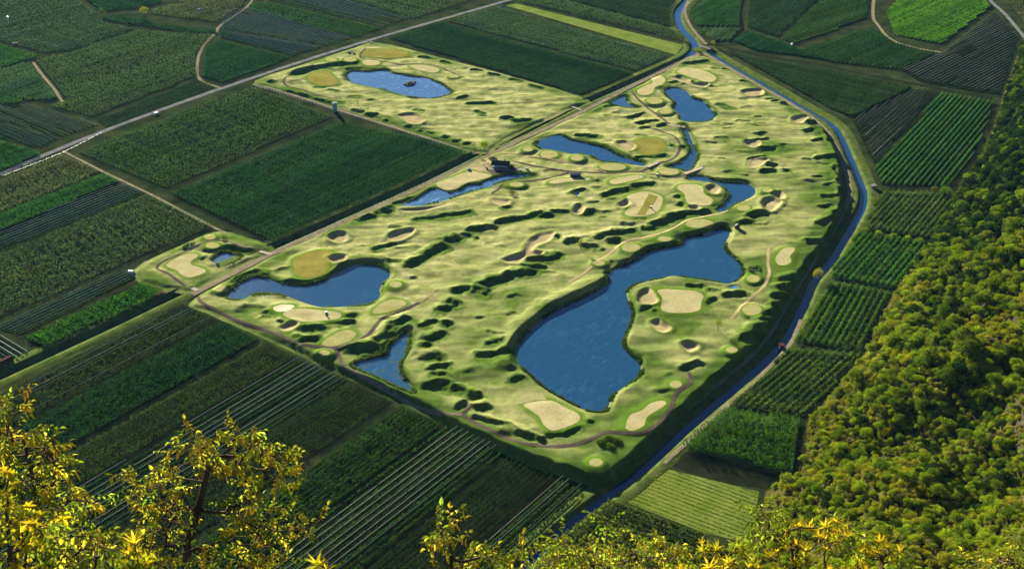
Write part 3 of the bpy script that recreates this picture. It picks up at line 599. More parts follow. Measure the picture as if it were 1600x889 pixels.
def drape(name, p, material, dz=0.09, step=1.5, z=None):
    """A sheet inside the outline p that follows the ground dz above it (or lies level at z)."""
    lo, hi = p.min(0), p.max(0)
    if z is None:
        a, b = np.meshgrid(np.arange(lo[0], hi[0], step), np.arange(lo[1], hi[1], step), indexing='ij'); a = a.ravel(); b = b.ravel()
        k = sdist(a, b, p) < -0.45 * step; q = np.concatenate([p, np.stack([a[k], b[k]], 1)])
    else: q = p
    n = len(p); o = lo
    co, ed, fa, *_ = delaunay_2d_cdt([Vector(t - o) for t in q], [(i, (i + 1) % n) for i in range(n)], [list(range(n))], 1, 1e-5)
    co = np.array([tuple(c) for c in co]) + o
    zz = HZ(co[:, 0], co[:, 1]) + dz if z is None else np.full(len(co), z)
    me = bpy.data.meshes.new(name); me.from_pydata(np.column_stack([co, zz]).tolist(), [], [list(f) for f in fa]); me.update()
    for pl in me.polygons: pl.use_smooth = z is None
    # normals up
    if len(me.polygons) and me.polygons[0].normal.z < 0: me.flip_normals()
    return link(name, me, M[material])

for lab, m, p, zw in PW: structure(drape('pond', p, m, z=zw), lab)
for lab, m, rise, pts in GREENS:
    tag(drape('putting_green', smooth_loop(PL(pts, rise), 4), m), lab, 'golf green', 'mown greens of the golf course')
for lab, a, b, rx, ry, rise in TEES:
    tag(drape('tee_box', smooth_loop(PL(ell(a, b, rx, ry, 10), rise), 3), 'tee', 0.08, 1.2), lab, 'tee', 'raised tees of the golf course')
for lab, p in BK:
    tag(drape('sand_bunker', p, 'sand', 0.10, 1.2), lab, 'bunker', 'sand bunkers of the golf course')
stripe = drape('mown_stripe', smooth_loop(PL([(1014.4,303),(1028,307.5),(1008.5,336.3),(994.5,335.8)], 0.3), 1), 'gold', 0.14); structure(stripe, 'golden mown stripe across the pale green in the middle')

def strip(name, line, width, material, dz=0.07, zf=None, wob=0.25):
    """A ribbon along a world polyline, draped crosswise over the ground."""
    p = smooth_loop(line, 6, False); keep = [0]
    for i in range(1, len(p)):
        if np.hypot(*(p[i] - p[keep[-1]])) > 1.6 or i == len(p) - 1: keep.append(i)
    p = p[keep]; t = np.gradient(p, axis=0); t /= np.maximum(np.hypot(t[:, 0], t[:, 1]), 1e-6)[:, None]
    nrm = np.stack([-t[:, 1], t[:, 0]], 1); off = np.array([-0.5, -0.17, 0.17, 0.5]) * width; k = len(off); rows = []
    for i, o in enumerate(off):
        e = wob * perlin(p[:, 0] / 4 + 5 * i, p[:, 1] / 4) if i in (0, k - 1) else 0
        q = p + nrm * (o + e)[:, None] if not np.isscalar(e) else p + nrm * o
        zz = (HZ(q[:, 0], q[:, 1]) + dz) if zf is None else np.full(len(q), zf + (0.05 if i in (1, 2) else 0.0))
        rows.append(np.column_stack([q, zz]))
    v = np.stack(rows, 1).reshape(-1, 3); n = len(p)
    f = np.array([[i * k + j, (i + 1) * k + j, (i + 1) * k + j + 1, i * k + j + 1] for i in range(n - 1) for j in range(k - 1)])
    f = f[:, ::-1].copy()
    return link(name, mesh_np(name, v, f, True), M[material])
for nm, lab, m, wd, pts in PATHS: structure(strip(nm, PL(pts), wd * 0.82, m, 0.13), lab)
# ------------------------------------------------------------------ canals and ditches
def GL(pts, z=0.0): return np.array([G(a, b, z) for a, b in pts])
DITCH = [  # label, half width of cut, depth, water z, water half width, line
 ('canal', 'blue canal running along the right edge of the golf course', 4.4, 2.6, -1.6, 3.3, [(1098,74),(1125,92),(1200,135),(1260,170),(1295,190),(1310,205),(1320,225),(1335,260),(1347,290),(1350,300),(1347,325),(1322,370),(1297,410),(1272,440),(1252,485),(1220,540),(1150,604),(1076,666),(1004,732),(943,778),(892,816),(836,865),(790,908)]),
 ('canal', 'pale blue canal bending down from the top of the valley', 5.5, 2.4, -1.4, 4.6, [(1085,-30),(1075,-2),(1062,14),(1059,28),(1066,45),(1080,60),(1086,70),(1084,80),(1074,89)]),
 ('ditch', 'dark ditch between the upper fairways and the dirt track', 5.0, 3.2, -2.7, 2.0, [(1074,89),(1000,122),(905,164),(880,176),(820,206),(768,230)]),
 ('ditch', 'dark ditch between the square orchard and the golf course', 5.0, 3.2, -2.7, 2.0, [(745,240),(650,287),(560,327),(420,389)]),
 ('ditch', 'dark ditch beside the separate practice hole', 5.0, 3.2, -2.7, 2.0, [(412,394),(360,419),(305,446),(270,462),(150,519),(0,588),(-60,616)]),
]
DL = []
def sweep(name, line, prof, material, wobble=0.0):
    p = smooth_loop(line, 6, False); t = np.gradient(p, axis=0); t /= np.maximum(np.hypot(t[:, 0], t[:, 1]), 1e-6)[:, None]
    nrm = np.stack([-t[:, 1], t[:, 0]], 1); rows = []
    for k, (o, z) in enumerate(prof):
        e = wobble * perlin(p[:, 0] / 6 + 3.3 * k, p[:, 1] / 6) if wobble else 0.0
        rows.append(np.column_stack([p + nrm * (o + np.zeros(len(p)) + e)[:, None], z + 0.3 * (np.zeros(len(p)) + e)]))
    k = len(prof); n = len(p); v = np.stack(rows, 1).reshape(-1, 3)
    f = np.array([[i * k + j, i * k + j + 1, (i + 1) * k + j + 1, (i + 1) * k + j] for i in range(n - 1) for j in range(k - 1)])
    return link(name, mesh_np(name, v, f, True), M[material])
for nm, lab, hw, dep, zw, ww, pts in DITCH:
    L = GL(pts); DL.append((L, hw))
    b = sweep(nm + '_bank', L, [(hw + 10, -0.5), (hw + 8.5, 0.05), (hw + 2.5, 0.3), (hw, 0.35), (ww - 0.6, zw - 0.5), (-ww + 0.6, zw - 0.5), (-hw, 0.35), (-hw - 2.5, 0.3), (-hw - 8.5, 0.05), (-hw - 10, -0.5)][::-1], 'bank', 0.35)
    structure(b, 'grassy banks of the ' + lab)
    wtr = sweep(nm, L, [(-ww - 0.5, zw), (ww + 0.5, zw)], 'canal' if nm == 'canal' else 'ditch'); structure(wtr, lab)

# ------------------------------------------------------------------ the valley floor, one sheet to the horizon
st = 5.0; fx0, fx1 = -700, 1900
a = np.arange(-900, 2400, st); b = np.arange(-1400, 2200, st)
A_, B_ = np.meshgrid(a, b, indexing='ij'); zz = np.zeros(A_.shape)
cin = np.zeros(A_.shape, bool)
for c in CP:
    lo, hi = c.min(0) - 5, c.max(0) + 5
    w = (slice(*np.searchsorted(a, [lo[0], hi[0]])), slice(*np.searchsorted(b, [lo[1], hi[1]])))
    cin[w] |= sdist(A_[w], B_[w], c) < 1.0
for L, hw in DL:
    lo, hi = L.min(0) - 15, L.max(0) + 15
    w = (slice(*np.searchsorted(a, [lo[0], hi[0]])), slice(*np.searchsorted(b, [lo[1], hi[1]])))
    cin[w] |= seg_dist(A_[w], B_[w], smooth_loop(L, 3, False), False) < hw + 2.5
zz[cin] = -7.0
na, nb = A_.shape
px_, py_, dp_ = proj(A_, B_, zz * 0)
cx_, cy_ = unrot2(A_, B_)
vis = (cy_ > 60) & (px_ > -500) & (px_ < 2100)
cell = vis[:-1, :-1]
ii, jj = np.nonzero(cell); vid = np.full(A_.shape, -1, np.int64)
for p_, q_ in ((0, 0), (1, 0), (0, 1), (1, 1)): vid[ii + p_, jj + q_] = 0
sel = vid == 0; vid[sel] = np.arange(sel.sum())
valley = link('valley_floor', mesh_np('valley_floor', np.stack([A_[sel], B_[sel], zz[sel]], 1), np.stack([vid[ii, jj], vid[ii + 1, jj], vid[ii + 1, jj + 1], vid[ii, jj + 1]], 1)), M['valley'])
structure(valley, 'flat grassy valley floor under the orchards')
far = MB().poly([(-6000, -6000, -8), (6000, -6000, -8), (6000, 6000, -8), (-6000, 6000, -8)]).build('ground', M['valley']); structure(far)

# ------------------------------------------------------------------ roads and tracks
ROADS = [
 ('road', 'straight grey road crossing the upper left of the valley', 'road', 6.5, [(-60,297),(0,272),(155,208),(345,139),(560,68.5),(780,5),(850,-16)]),
 ('dirt_track', 'pale dirt track along the ditch through the course', 'track', 6.0, [(300,461),(360,430),(430,395),(560,338),(640,301),(740,255),(790,231),(820,216),(900,180),(980,139),(1060,100),(1096,84)]),
 ('dirt_track', 'pale fenced track between the upper fairways and square orchard', 'track', 3.6, [(395,132),(430,140),(530,172),(640,207),(700,225),(748,240)]),
 ('dirt_track', 'pale track between the square orchard and the left orchards', 'track', 2.8, [(98,236),(160,268),(240,306),(300,338),(350,363),(415,391)]),
 ('canal_track', 'grey dirt track between the course and the canal', 'track', 5.0, [(1100,84),(1180,131),(1250,172),(1288,202),(1312,242),(1326,285),(1325,315),(1300,362),(1275,402),(1250,440),(1226,480),(1198,526),(1165,563),(1120,600),(1060,650)]),
 ('dirt_track', 'dirt track on the far bank of the canal beside the orchards', 'track', 3.0, [(1252,500),(1236,535),(1216,560),(1170,605),(1126,643),(1068,696),(1038,724)]),
 ('road', 'road at the top right corner beside the cliff', 'road', 5.0, [(1535,-15),(1550,4),(1570,22),(1592,48),(1610,70)]),
 ('farm_track', 'narrow farm track between the upper left orchards', 'track', 3.5, [(345,138),(312,124),(309,95),(318,72),(337,52),(345,40),(385,12),(400,-8)]),
 ('farm_track', 'short pale track between the far left orchards', 'track', 3.2, [(98,160),(85,140),(68,120),(52,98)]),
 ('farm_track', 'track between the upper right orchards', 'track', 4.0, [(1366,-8),(1364,25),(1372,40),(1392,62),(1430,75),(1470,82)]),
 ('farm_track', 'dark lane between the upper right orchards and the cliff', 'soil', 5.0, [(1118,70),(1180,86),(1280,102),(1360,118),(1440,134),(1550,156)]),
 ('farm_track', 'dirt track beside the upper canal', 'track', 4.0, [(1076,2),(1070,18),(1076,36),(1090,56),(1104,70)]),
 ('farm_track', 'narrow lane between the small top orchards', 'soil', 4.5, [(1166,-5),(1156,20),(1160,48),(1140,68)]),
 ('yard', 'bare dirt yard in front of the clubhouse', 'dirt', 15.0, [(742,266),(760,258),(772,250)]),
 ('yard', 'dark paved car park beside the clubhouse', 'path', 13.0, [(765,270),(785,266),(812,267)]),
]
for nm, lab, m, wd, pts in ROADS:
    if nm == 'yard': structure(strip(nm, PL(pts), wd, m, 0.08, wob=1.0), lab)
    else: structure(strip(nm, GL(pts), wd, m, zf=0.40 if 'ditch' in lab or 'canal' in lab else 0.09, wob=0.15 if nm == 'road' else 0.5), lab)

# ------------------------------------------------------------------ orchards
leafcache = {}
def row_mesh(L, style, seed):
    key = (L, style, seed)
    if key in leafcache: return leafcache[key]
    r = np.random.default_rng(seed * 97 + L)
    per, h0, h1, wy, sz = {'dense': (15, 0.5, 3.5, 0.34, 0.60), 'sparse': (10, 0.7, 3.6, 0.26, 0.50), 'bushy': (17, 0.3, 3.0, 0.75, 0.75), 'low': (9, 0.1, 1.5, 0.35, 0.55)}[style]
    n = int(L * per); x = r.uniform(0, L, n)
    tree = np.floor(x / 1.4); hv = r.uniform(0.55, 1.2, int(L / 1.4) + 2)[tree.astype(int)]
    gap = r.uniform(0, 1, int(L / 1.4) + 2) < (0.03 if style != 'sparse' else 0.10)
    keep = ~gap[tree.astype(int)]; x = x[keep]; hv = hv[keep]; n = len(x)
    t = r.uniform(0, 1, n); z = (h0 + (h1 - h0) * t) * hv
    y = r.normal(0, wy, n) * (1.15 - 0.75 * t)
    c = np.stack([x, y, z], 1)
    d1 = r.normal(size=(n, 3)); d1 /= np.linalg.norm(d1, axis=1)[:, None]
    d2 = np.cross(d1, r.normal(size=(n, 3))); d2 /= np.linalg.norm(d2, axis=1)[:, None]
    s = (sz * r.uniform(0.6, 1.2, n) / 2)[:, None]
    v = np.stack([c - d1 * s - d2 * s * 0.7, c + d1 * s * 0.7 - d2 * s, c + d1 * s + d2 * s * 0.8, c - d1 * s * 0.8 + d2 * s], 1).reshape(-1, 3)
    f = np.arange(4 * n).reshape(n, 4)
    if style != 'low':                             # trunks as slim three-sided posts
        m = int(L / 1.4); tx = (np.arange(m) + 0.5) * 1.4; b = len(v)
        ring = np.array([[0.05, 0], [-0.03, 0.05], [-0.03, -0.05]])
        tv = np.zeros((m, 6, 3)); tv[:, :3, 0] = tx[:, None] + ring[:, 0]; tv[:, :3, 1] = ring[:, 1]; tv[:, 3:, 0] = tx[:, None] + ring[:, 0] * 0.5; tv[:, 3:, 1] = ring[:, 1] * 0.5; tv[:, 3:, 2] = 2.2
        q = np.array([[0, 1, 4, 3], [1, 2, 5, 4], [2, 0, 3, 5]])
        f = np.concatenate([f, (b + (np.arange(m) * 6)[:, None, None] + q[None]).reshape(-1, 4)]); v = np.concatenate([v, tv.reshape(-1, 3)])
    me = mesh_np('tree_row', v, f); me.materials.append(M['leaf']); leafcache[key] = me
    return me
def net_mesh(L, seed):
    key = ('net', L, seed)
    if key in leafcache: return leafcache[key]
    r = np.random.default_rng(seed + L); m = MB(); x = 0.0
    prof = [(-0.17, 3.50), (0.0, 3.72), (0.17, 3.50), (0.0, 3.44)]
    while x < L:
        ln = min(r.uniform(30, 90), L - x)
        if r.uniform() < 0.92 and ln > 1:
            b = len(m.v); k = r.uniform(0.7, 1.15)
            m.v += [(x, a * k, c) for a, c in prof] + [(x + ln, a * k, c) for a, c in prof]
            for i in range(4): m.f.append([b + i, b + (i + 1) % 4, b + 4 + (i + 1) % 4, b + 4 + i])
        x += ln + r.uniform(0.2, 2.0)
    me = m.mesh('hail_net'); leafcache[key] = me; return me
LENS = [20, 40, 80, 160, 320]
ROWDIR_A = 0.0
def field(label, poly, rows='A', style='dense', col=(0.05, 0.10, 0.025), sp=3.6, hz=1.0, soil='soil', net=None, cat='orchard', world=False, jitter=0.26, netp=1.0, skip=0.0):
    p = np.array(poly, float) if world else GL(poly)
    c = p.mean(0); root = empty('orchard' if cat == 'orchard' else 'meadow', (c[0], c[1], 0.0)); tag(root, label, cat)
    if cat == 'orchard': root['group'] = 'fruit orchards of the valley floor'
    q = p - c
    if soil:
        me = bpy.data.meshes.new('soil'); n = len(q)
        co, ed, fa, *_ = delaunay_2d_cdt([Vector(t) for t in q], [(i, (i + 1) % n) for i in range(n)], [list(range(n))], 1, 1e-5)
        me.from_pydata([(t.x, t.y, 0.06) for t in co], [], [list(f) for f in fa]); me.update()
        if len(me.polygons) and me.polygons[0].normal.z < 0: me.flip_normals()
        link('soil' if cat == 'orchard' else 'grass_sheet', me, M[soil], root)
    if style is None: return root
    if rows == 'A': ang = 0.0
    elif rows == 'B': ang = math.pi / 2
    else:
        a, b = GL(rows); ang = math.atan2(b[1] - a[1], b[0] - a[0])
    ca, sa = math.cos(ang), math.sin(ang)
    u = q[:, 0] * ca + q[:, 1] * sa; v = -q[:, 0] * sa + q[:, 1] * ca
    y = v.min() + sp * 0.6; n = len(u); k = 0
    while y < v.max() - 0.3 * sp:
        xs = []
        for i in range(n):
            j = (i + 1) % n
            if (v[i] > y) != (v[j] > y): xs.append(u[i] + (y - v[i]) * (u[j] - u[i]) / (v[j] - v[i]))
        xs.sort()
        for a, b in zip(xs[::2], xs[1::2]):
            m = max(2, int((b - a) / 8) + 1); t = np.linspace(a, b, m)
            wx = c[0] + t * ca - y * sa; wy = c[1] + t * sa + y * ca
            qx, qy, _ = proj(wx, wy, np.full(m, 1.5)); ok = (qx > -40) & (qx < 1640) & (qy > -25) & (qy < 925)
            if not ok.any(): continue
            w = np.nonzero(ok)[0]; a2, b2 = t[max(0, w[0] - 1)], t[min(m - 1, w[-1] + 1)]
            ln = b2 - a2 - 1.0
            if ln < 5 or random.random() < skip: continue
            if skip: a2 += ln * random.uniform(0, 0.55); b2 -= ln * random.uniform(0, 0.4); ln = b2 - a2 - 1.0
            if ln < 5: continue
            L = min(LENS, key=lambda l: abs(math.log(l / ln)))
            o = bpy.data.objects.new('tree_row', row_mesh(L, style, random.randint(0, 2))); COL.objects.link(o); o.parent = root
            flip = random.random() < 0.5
            o.location = ((a2 + 0.5) * ca - y * sa, (a2 + 0.5) * sa + y * ca, 0.0) if not flip else ((b2 - 0.5) * ca - y * sa, (b2 - 0.5) * sa + y * ca, 0.0)
            o.rotation_euler = (0, 0, ang + (math.pi if flip else 0))
            o.scale = (ln / L, random.uniform(0.85, 1.15), hz * random.uniform(0.9, 1.08))
            g = random.uniform(1 - jitter, 1 + jitter); e = random.uniform(-0.08, 0.08)
            o.color = (col[0] * g * (1 + e), col[1] * g, col[2] * g * (1 - e), 1)
            if net and random.random() < netp:
                link('hail_net', net_mesh(L, random.randint(0, 2)), M[net], o)
            k += 1
        y += sp
    return root

DK = (0.030, 0.102, 0.042); MD = (0.044, 0.140, 0.036); BR = (0.055, 0.165, 0.024); OL = (0.095, 0.165, 0.078); GO = (0.078, 0.155, 0.105); BN = (0.135, 0.165, 0.090); SV = (0.125, 0.150, 0.080); VB = (0.12, 0.30, 0.018)
ROW_RR = ((1375, 280), (1490, 157)); ROW_O = ((1345, 356), (1400, 298)); ROW_O3 = ((1257, 530), (1311, 442)); ROW_O4 = ((1135, 632), (1240, 547)); ROW_T = ((1180, 60), (1290, 5)); ROW_RU = ((1400, 112), (1550, 40))
far_sp = 5.0
# far side of the road
field('grey green orchard filling the top left corner', [(-30,-8),(108,-8),(152,22),(162,36),(209,47),(162,63),(111,80),(71,85),(-30,56)], 'A', 'sparse', GO, far_sp)
field('dark green orchard at the top edge left of the yellow tree', [(122,-8),(252,-8),(252,6),(216,14),(164,19),(150,12)], 'B', 'dense', DK, far_sp)
field('thin dark green orchard strip below the yellow tree', [(167,25),(223,30),(237,38),(337,48),(340,53),(287,53),(236,44),(167,34)], 'B', 'dense', DK, far_sp)
field('brownish orchard at the top edge above the far farm track', [(236,17),(280,8),(284,-8),(385,-8),(380,10),(338,36),(240,24)], 'A', 'sparse', BN, far_sp)
field('large mottled olive orchard above the grey road', [(57,97),(111,83),(214,50),(333,56),(305,85),(309,119),(200,162),(145,184),(81,167),(105,157)], 'A', 'sparse', OL, 4.4)
field('bare dark orchard strip between the olive orchard and the road', [(150,189),(312,124),(338,136),(245,172),(165,200)], 'A', 'low', DK, 4.6, 0.7)
field('small green orchard at the left frame edge near the top', [(-30,66),(0,70),(61,88),(47,94),(0,107),(-30,112)], 'A', 'dense', MD, far_sp)
field('grey green orchard left of the short pale track', [(-30,116),(0,109),(45,99),(92,156),(44,158),(-30,142)], 'A', 'dense', GO, far_sp)
field('small corner orchard above the netted rows at the left edge', [(-30,146),(0,148),(36,158),(33,164),(-30,164)], 'A', 'dense', MD, 4.6)
field('upper netted orchard with pale lines at the left edge', [(-30,166),(44,164),(155,197),(98,215),(-30,182)], 'B', 'low', OL, 5.0, 0.8, net='net', netp=0.95)
field('lower netted orchard with pale lines at the left edge', [(-30,186),(94,218),(64,233),(-30,211)], 'B', 'low', DK, 5.0, 0.8, net='net', netp=0.9)
field('green orchard wedge above the road at the left edge', [(-30,214),(51,235),(66,243),(-30,280)], 'A', 'dense', MD, 4.2)
field('netted orchard with pale lines at the top middle', [(424,-8),(515,-8),(641,31),(600,44),(420,2)], 'B', 'low', OL, 5.0, 0.8, net='net', netp=0.9)
field('green orchard band between the two netted orchards', [(388,8),(418,4),(596,46),(552,60),(400,22)], 'B', 'sparse', MD, 4.6)
field('pale netted orchard right of the far farm track', [(348,20),(384,13),(550,61),(510,73),(346,47)], 'B', 'low', OL, 4.4, 0.8, net='net')
field('dark netted orchard below the pale netted one', [(345,50),(505,75),(458,89),(345,61)], 'B', 'low', DK, 4.6, 0.9, net='netdark')
field('dark green orchard corner between farm track and road', [(322,76),(345,64),(455,91),(400,112),(347,131),(316,121)], 'A', 'dense', DK, 4.4)
field('olive orchard at the top edge left of the road', [(520,-8),(765,-8),(700,14),(645,31)], 'B', 'sparse', OL, far_sp)
# between road and course
field('upper half of the square orchard below the road', [(122,240),(160,225),(300,170),(395,138),(521,184),(260,296)], 'A', 'sparse', (0.065, 0.145, 0.045), 4.6)
field('lower half of the square orchard beside the ditch', [(266,303),(526,192),(640,214),(732,240),(650,277),(560,317),(425,380)], 'A', 'dense', DK, 4.8)
field('olive orchard below the road at the left edge', [(-30,297),(97,244),(160,270),(-30,345)], 'A', 'sparse', BN, 3.8)
field('bright green orchard strip at the left edge', [(-30,349),(161,272),(188,285),(-30,374)], 'A', 'dense', MD, 3.6)
field('netted strip with pale parallel lines at the left', [(-30,380),(152,302),(192,290),(228,302),(-30,405)], 'A', 'low', DK, 4.2, 0.8, net='net')
field('large olive orchard on the left above the dark strip', [(-30,411),(230,305),(335,353),(317,363),(190,414),(-30,512)], 'A', 'sparse', OL, 4.4)
field('dark violet netted strip left of the practice hole', [(-30,521),(192,424),(214,435),(34,524),(0,518),(-30,524)], 'A', 'low', DK, 4.0, 0.7, net='netdark')
field('leafy green strip below the dark netted strip', [(36,528),(220,441),(256,460),(72,544)], 'A', 'bushy', BR, 3.8)
field('small dark netted patch at the left frame edge', [(-30,520),(0,522),(48,552),(20,568),(-30,575)], 'B', 'low', DK, 4.2, 0.8, net='netdark')
# lower left, bands along the lower left edge of the course
E0, E1 = np.array(G(284, 474)), np.array(G(915, 768))
def edge_pt(px): 
    t = (px - 284) / (915 - 284); y = G(px, 474 + t * 294)[1]
    k = (y - E0[1]) / (E1[1] - E0[1]); return E0[0] + (E1[0] - E0[0]) * k, y
def band(label, a, b, **kw):
    (xa, ya), (xb, yb) = edge_pt(a), edge_pt(b)
    field(label, [(xa, ya), (xb, yb), (xb - 560, yb), (xa - 560, ya)], world=True, rows='A', **kw)
band('olive lined orchard below the dark ditch, first band below the course corner', 284, 342, style='sparse', col=(0.043, 0.082, 0.023), sp=3.5, net='net', netp=0.12)
band('dark green orchard band, second below the course corner', 343, 407, style='dense', col=(0.024, 0.085, 0.026), sp=3.5)
band('olive green orchard band behind the crown of the foreground tree', 417, 466, style='sparse', col=(0.047, 0.086, 0.020), sp=3.5)
band('orchard band with bright white net lines left of the foreground tree', 467, 545, style='low', col=(0.024, 0.085, 0.026), sp=4.6, hz=1.2, net='net', netp=0.8)
band('dark orchard band beside the weedy pond', 546, 615, style='sparse', col=(0.033, 0.074, 0.017), sp=3.5)
band('leafy green orchard band below the weedy pond', 628, 694, style='dense', col=(0.039, 0.094, 0.017), sp=3.6)
band('orchard band with white net lines below the cart path fork', 695, 790, style='low', col=(0.036, 0.110, 0.022), sp=4.4, hz=1.5, net='net', netp=0.75)
band('dark orchard band near the bottom of the frame', 791, 868, style='sparse', col=(0.025, 0.058, 0.016), sp=3.5)
band('lowest orchard band with pale lines beside the canal', 869, 913, style='low', col=(0.036, 0.110, 0.022), sp=4.2, hz=1.4, net='net', netp=0.8)
# top middle, rows along B
field('dark orchard above the upper fairways, lower part', [(606,60),(690,36),(990,116),(908,150)], 'B', 'dense', (0.030, 0.085, 0.035), 4.2)
field('grey green orchard above the upper fairways, upper part', [(696,34),(775,12),(1042,88),(996,113)], 'B', 'sparse', GO, 4.4)
field('bright grassy strip between the upper orchards', [(790,9),(806,6),(1068,71),(1056,86)], 'B', None, soil='meadow', cat='meadow')
field('olive orchard along the upper edge of the bright grassy strip', [(812,4),(846,-8),(1062,50),(1070,66)], 'B', 'sparse', OL, 4.8)
field('dark orchard at the top edge left of the upper canal', [(856,-8),(1058,-8),(1046,22),(1052,44)], 'B', 'dense', (0.035, 0.075, 0.038), 4.8)
field('small striped orchard right of the upper canal', [(1078,20),(1112,-8),(1160,-8),(1154,42),(1088,42)], ROW_T, 'dense', MD, 5.2)
field('small dark orchard below the striped one by the upper canal', [(1092,46),(1156,46),(1140,64),(1112,66)], ROW_T, 'bushy', GO, 4.8)
field('dark striped orchard right of the narrow top lane', [(1172,-8),(1292,-8),(1262,14),(1214,58),(1168,44)], ROW_T, 'dense', (0.035, 0.085, 0.035), 5.0)
field('green orchard with open strips near the top right', [(1298,-8),(1358,-8),(1354,30),(1240,70),(1220,62),(1266,16)], ((1240, 68), (1350, 33)), 'bushy', (0.05, 0.12, 0.03), 6.0)
field('narrow dark orchard along the dark lane', [(1146,66),(1165,50),(1215,64),(1290,94),(1180,80)], ROW_T, 'bushy', DK, 4.6)
field('dense triangular orchard between the canal and the dark lane', [(1140,84),(1200,96),(1280,109),(1425,138),(1330,184),(1296,170),(1170,100)], 'B', 'bushy', (0.045, 0.095, 0.04), 3.8)
field('dark net covered orchard below the triangular one', [(1332,188),(1434,140),(1464,146),(1366,258)], ((1338, 207), (1392, 160)), 'low', (0.03, 0.05, 0.035), 4.6, 1.2, net='netdark')
field('striped green orchard beside the cliff', [(1470,147),(1552,160),(1540,200),(1515,255),(1480,292),(1378,290),(1366,264)], ROW_RR, 'dense', (0.055, 0.175, 0.035), 4.8)
field('dark green orchard right of the open strips', [(1240,82),(1362,44),(1398,68),(1462,84),(1404,110),(1300,98)], ROW_RU, 'dense', (0.035, 0.10, 0.03), 4.6)
field('brilliant green orchard at the top right', [(1385,20),(1412,-8),(1528,-8),(1548,12),(1470,70),(1398,56)], ROW_RU, 'bushy', VB, 5.2)
field('dark netted orchard sloping up to the cliff', [(1410,112),(1474,84),(1554,20),(1590,60),(1562,150),(1440,130)], ROW_RU, 'low', (0.025, 0.05, 0.035), 4.4, 1.2, net='netdark')
field('small pale orchard at the top right corner', [(1565,-8),(1640,-8),(1640,60),(1606,45)], ROW_RU, 'dense', SV, 5.0)
# right of the canal
field('silvery striped orchard beside the canal pump house', [(1376,299),(1498,302),(1460,375),(1348,357)], ROW_O, 'bushy', (0.095, 0.155, 0.045), 4.4, 0.9, soil='grass')
field('striped orchard with a leafy upper hedge left of the scrub', [(1342,362),(1455,379),(1397,452),(1292,433)], ROW_O, 'bushy', (0.065, 0.185, 0.03), 4.4, 0.9, soil='grass')
field('striped orchard with crisp green rows beside the canal bush', [(1290,439),(1358,449),(1392,458),(1344,549),(1240,534)], ROW_O3, 'bushy', (0.075, 0.175, 0.025), 4.6, 0.9, soil='grass')
field('striped orchard below the small canal kiosk', [(1232,545),(1346,551),(1312,592),(1256,650),(1140,634)], ROW_O4, 'bushy', (0.085, 0.155, 0.03), 4.4, 0.85, soil='grass')
field('dark green orchard above the painted shadow strip', [(1130,642),(1250,656),(1238,742),(1060,700)], ((1060, 690), (1240, 722)), 'dense', (0.06, 0.15, 0.022), 3.6, 1.6, soil='grass')
field('bright striped meadow at the lower right beside the canal', [(958,776),(1024,728),(1186,768),(1172,848),(1100,832)], ((960, 778), (1100, 832)), 'low', (0.15, 0.20, 0.035), 3.3, 0.22, soil='meadow', cat='meadow')
field('orchard of small grey green trees below the bright meadow', [(905,815),(950,782),(1094,834),(1140,862),(1090,905),(850,905),(860,850)], ((950, 785), (1094, 838)), 'bushy', (0.085, 0.125, 0.04), 4.0, 0.9, soil='grass')

structure(drape('painted_shadow', GL([(1030,722),(1062,703),(1150,726),(1236,747),(1194,764),(1110,748)]), 'soil', z=0.07), 'painted shadow strip between the dark orchard and the bright meadow')  # the orchard's cast shadow, laid in as a near-black sheet
# ------------------------------------------------------------------ the mountainside (camera frame: right, forward)
FOOT = [(1660,0),(1600,62),(1572,140),(1552,205),(1524,262),(1496,300),(1458,375),(1400,450),(1356,545),(1316,596),(1262,655),(1246,742),(1198,768),(1184,850),(1120,885),(1050,930),(800,960),(300,1010),(-300,1060)]
fw = np.array([unrot2(*G(a, b)) for a, b in FOOT])
HP = np.concatenate([fw, [[-700, 100], [-700, -500], [1500, -500], [1500, 2400]]])
hs = 4.0
hx, hy = np.meshgrid(np.arange(-440, 840, hs), np.arange(-120, 1640, hs), indexing='ij')
def hill_h(x, y):
    d = -sdist(x, y, HP); dd = np.maximum(d, 0)
    sl = np.interp(y, [430, 560, 700, 830, 960, 1200], [0.56, 0.60, 0.64, 0.82, 1.15, 1.6])
    rid = fbm(x * 0.8 + y * 0.25, y * 0.8 - x * 0.4, 95, 3, 0.5)
    h = sl * dd * (1 + 0.0008 * dd) + rid * np.minimum(34, dd * 0.36) + 1.6 * fbm(x, y, 16, 2) * sstep(0, 12, dd)
    h = np.where(d > 0, h, -0.25 * np.minimum(-d, 12))
    r = np.hypot(x, y); cone = CAM_H - 1.9 - 1.22 * np.maximum(r - 0.6, 0) + 0.03 * np.minimum(r, 200) * fbm(x, y, 30, 3)
    return np.minimum(np.maximum(h, cone), CAM_H + 25)
hz_ = hill_h(hx, hy)
keep = hz_ > -2.5
cell = keep[:-1, :-1] & keep[1:, :-1] & keep[:-1, 1:] & keep[1:, 1:]
ii, jj = np.nonzero(cell); vid = np.full(hx.shape, -1, np.int64)
for p_, q_ in ((0, 0), (1, 0), (0, 1), (1, 1)): vid[ii + p_, jj + q_] = 0
sel = vid == 0; vid[sel] = np.arange(sel.sum()); sel_hill = sel
wx, wy = rot2(hx[sel], hy[sel])
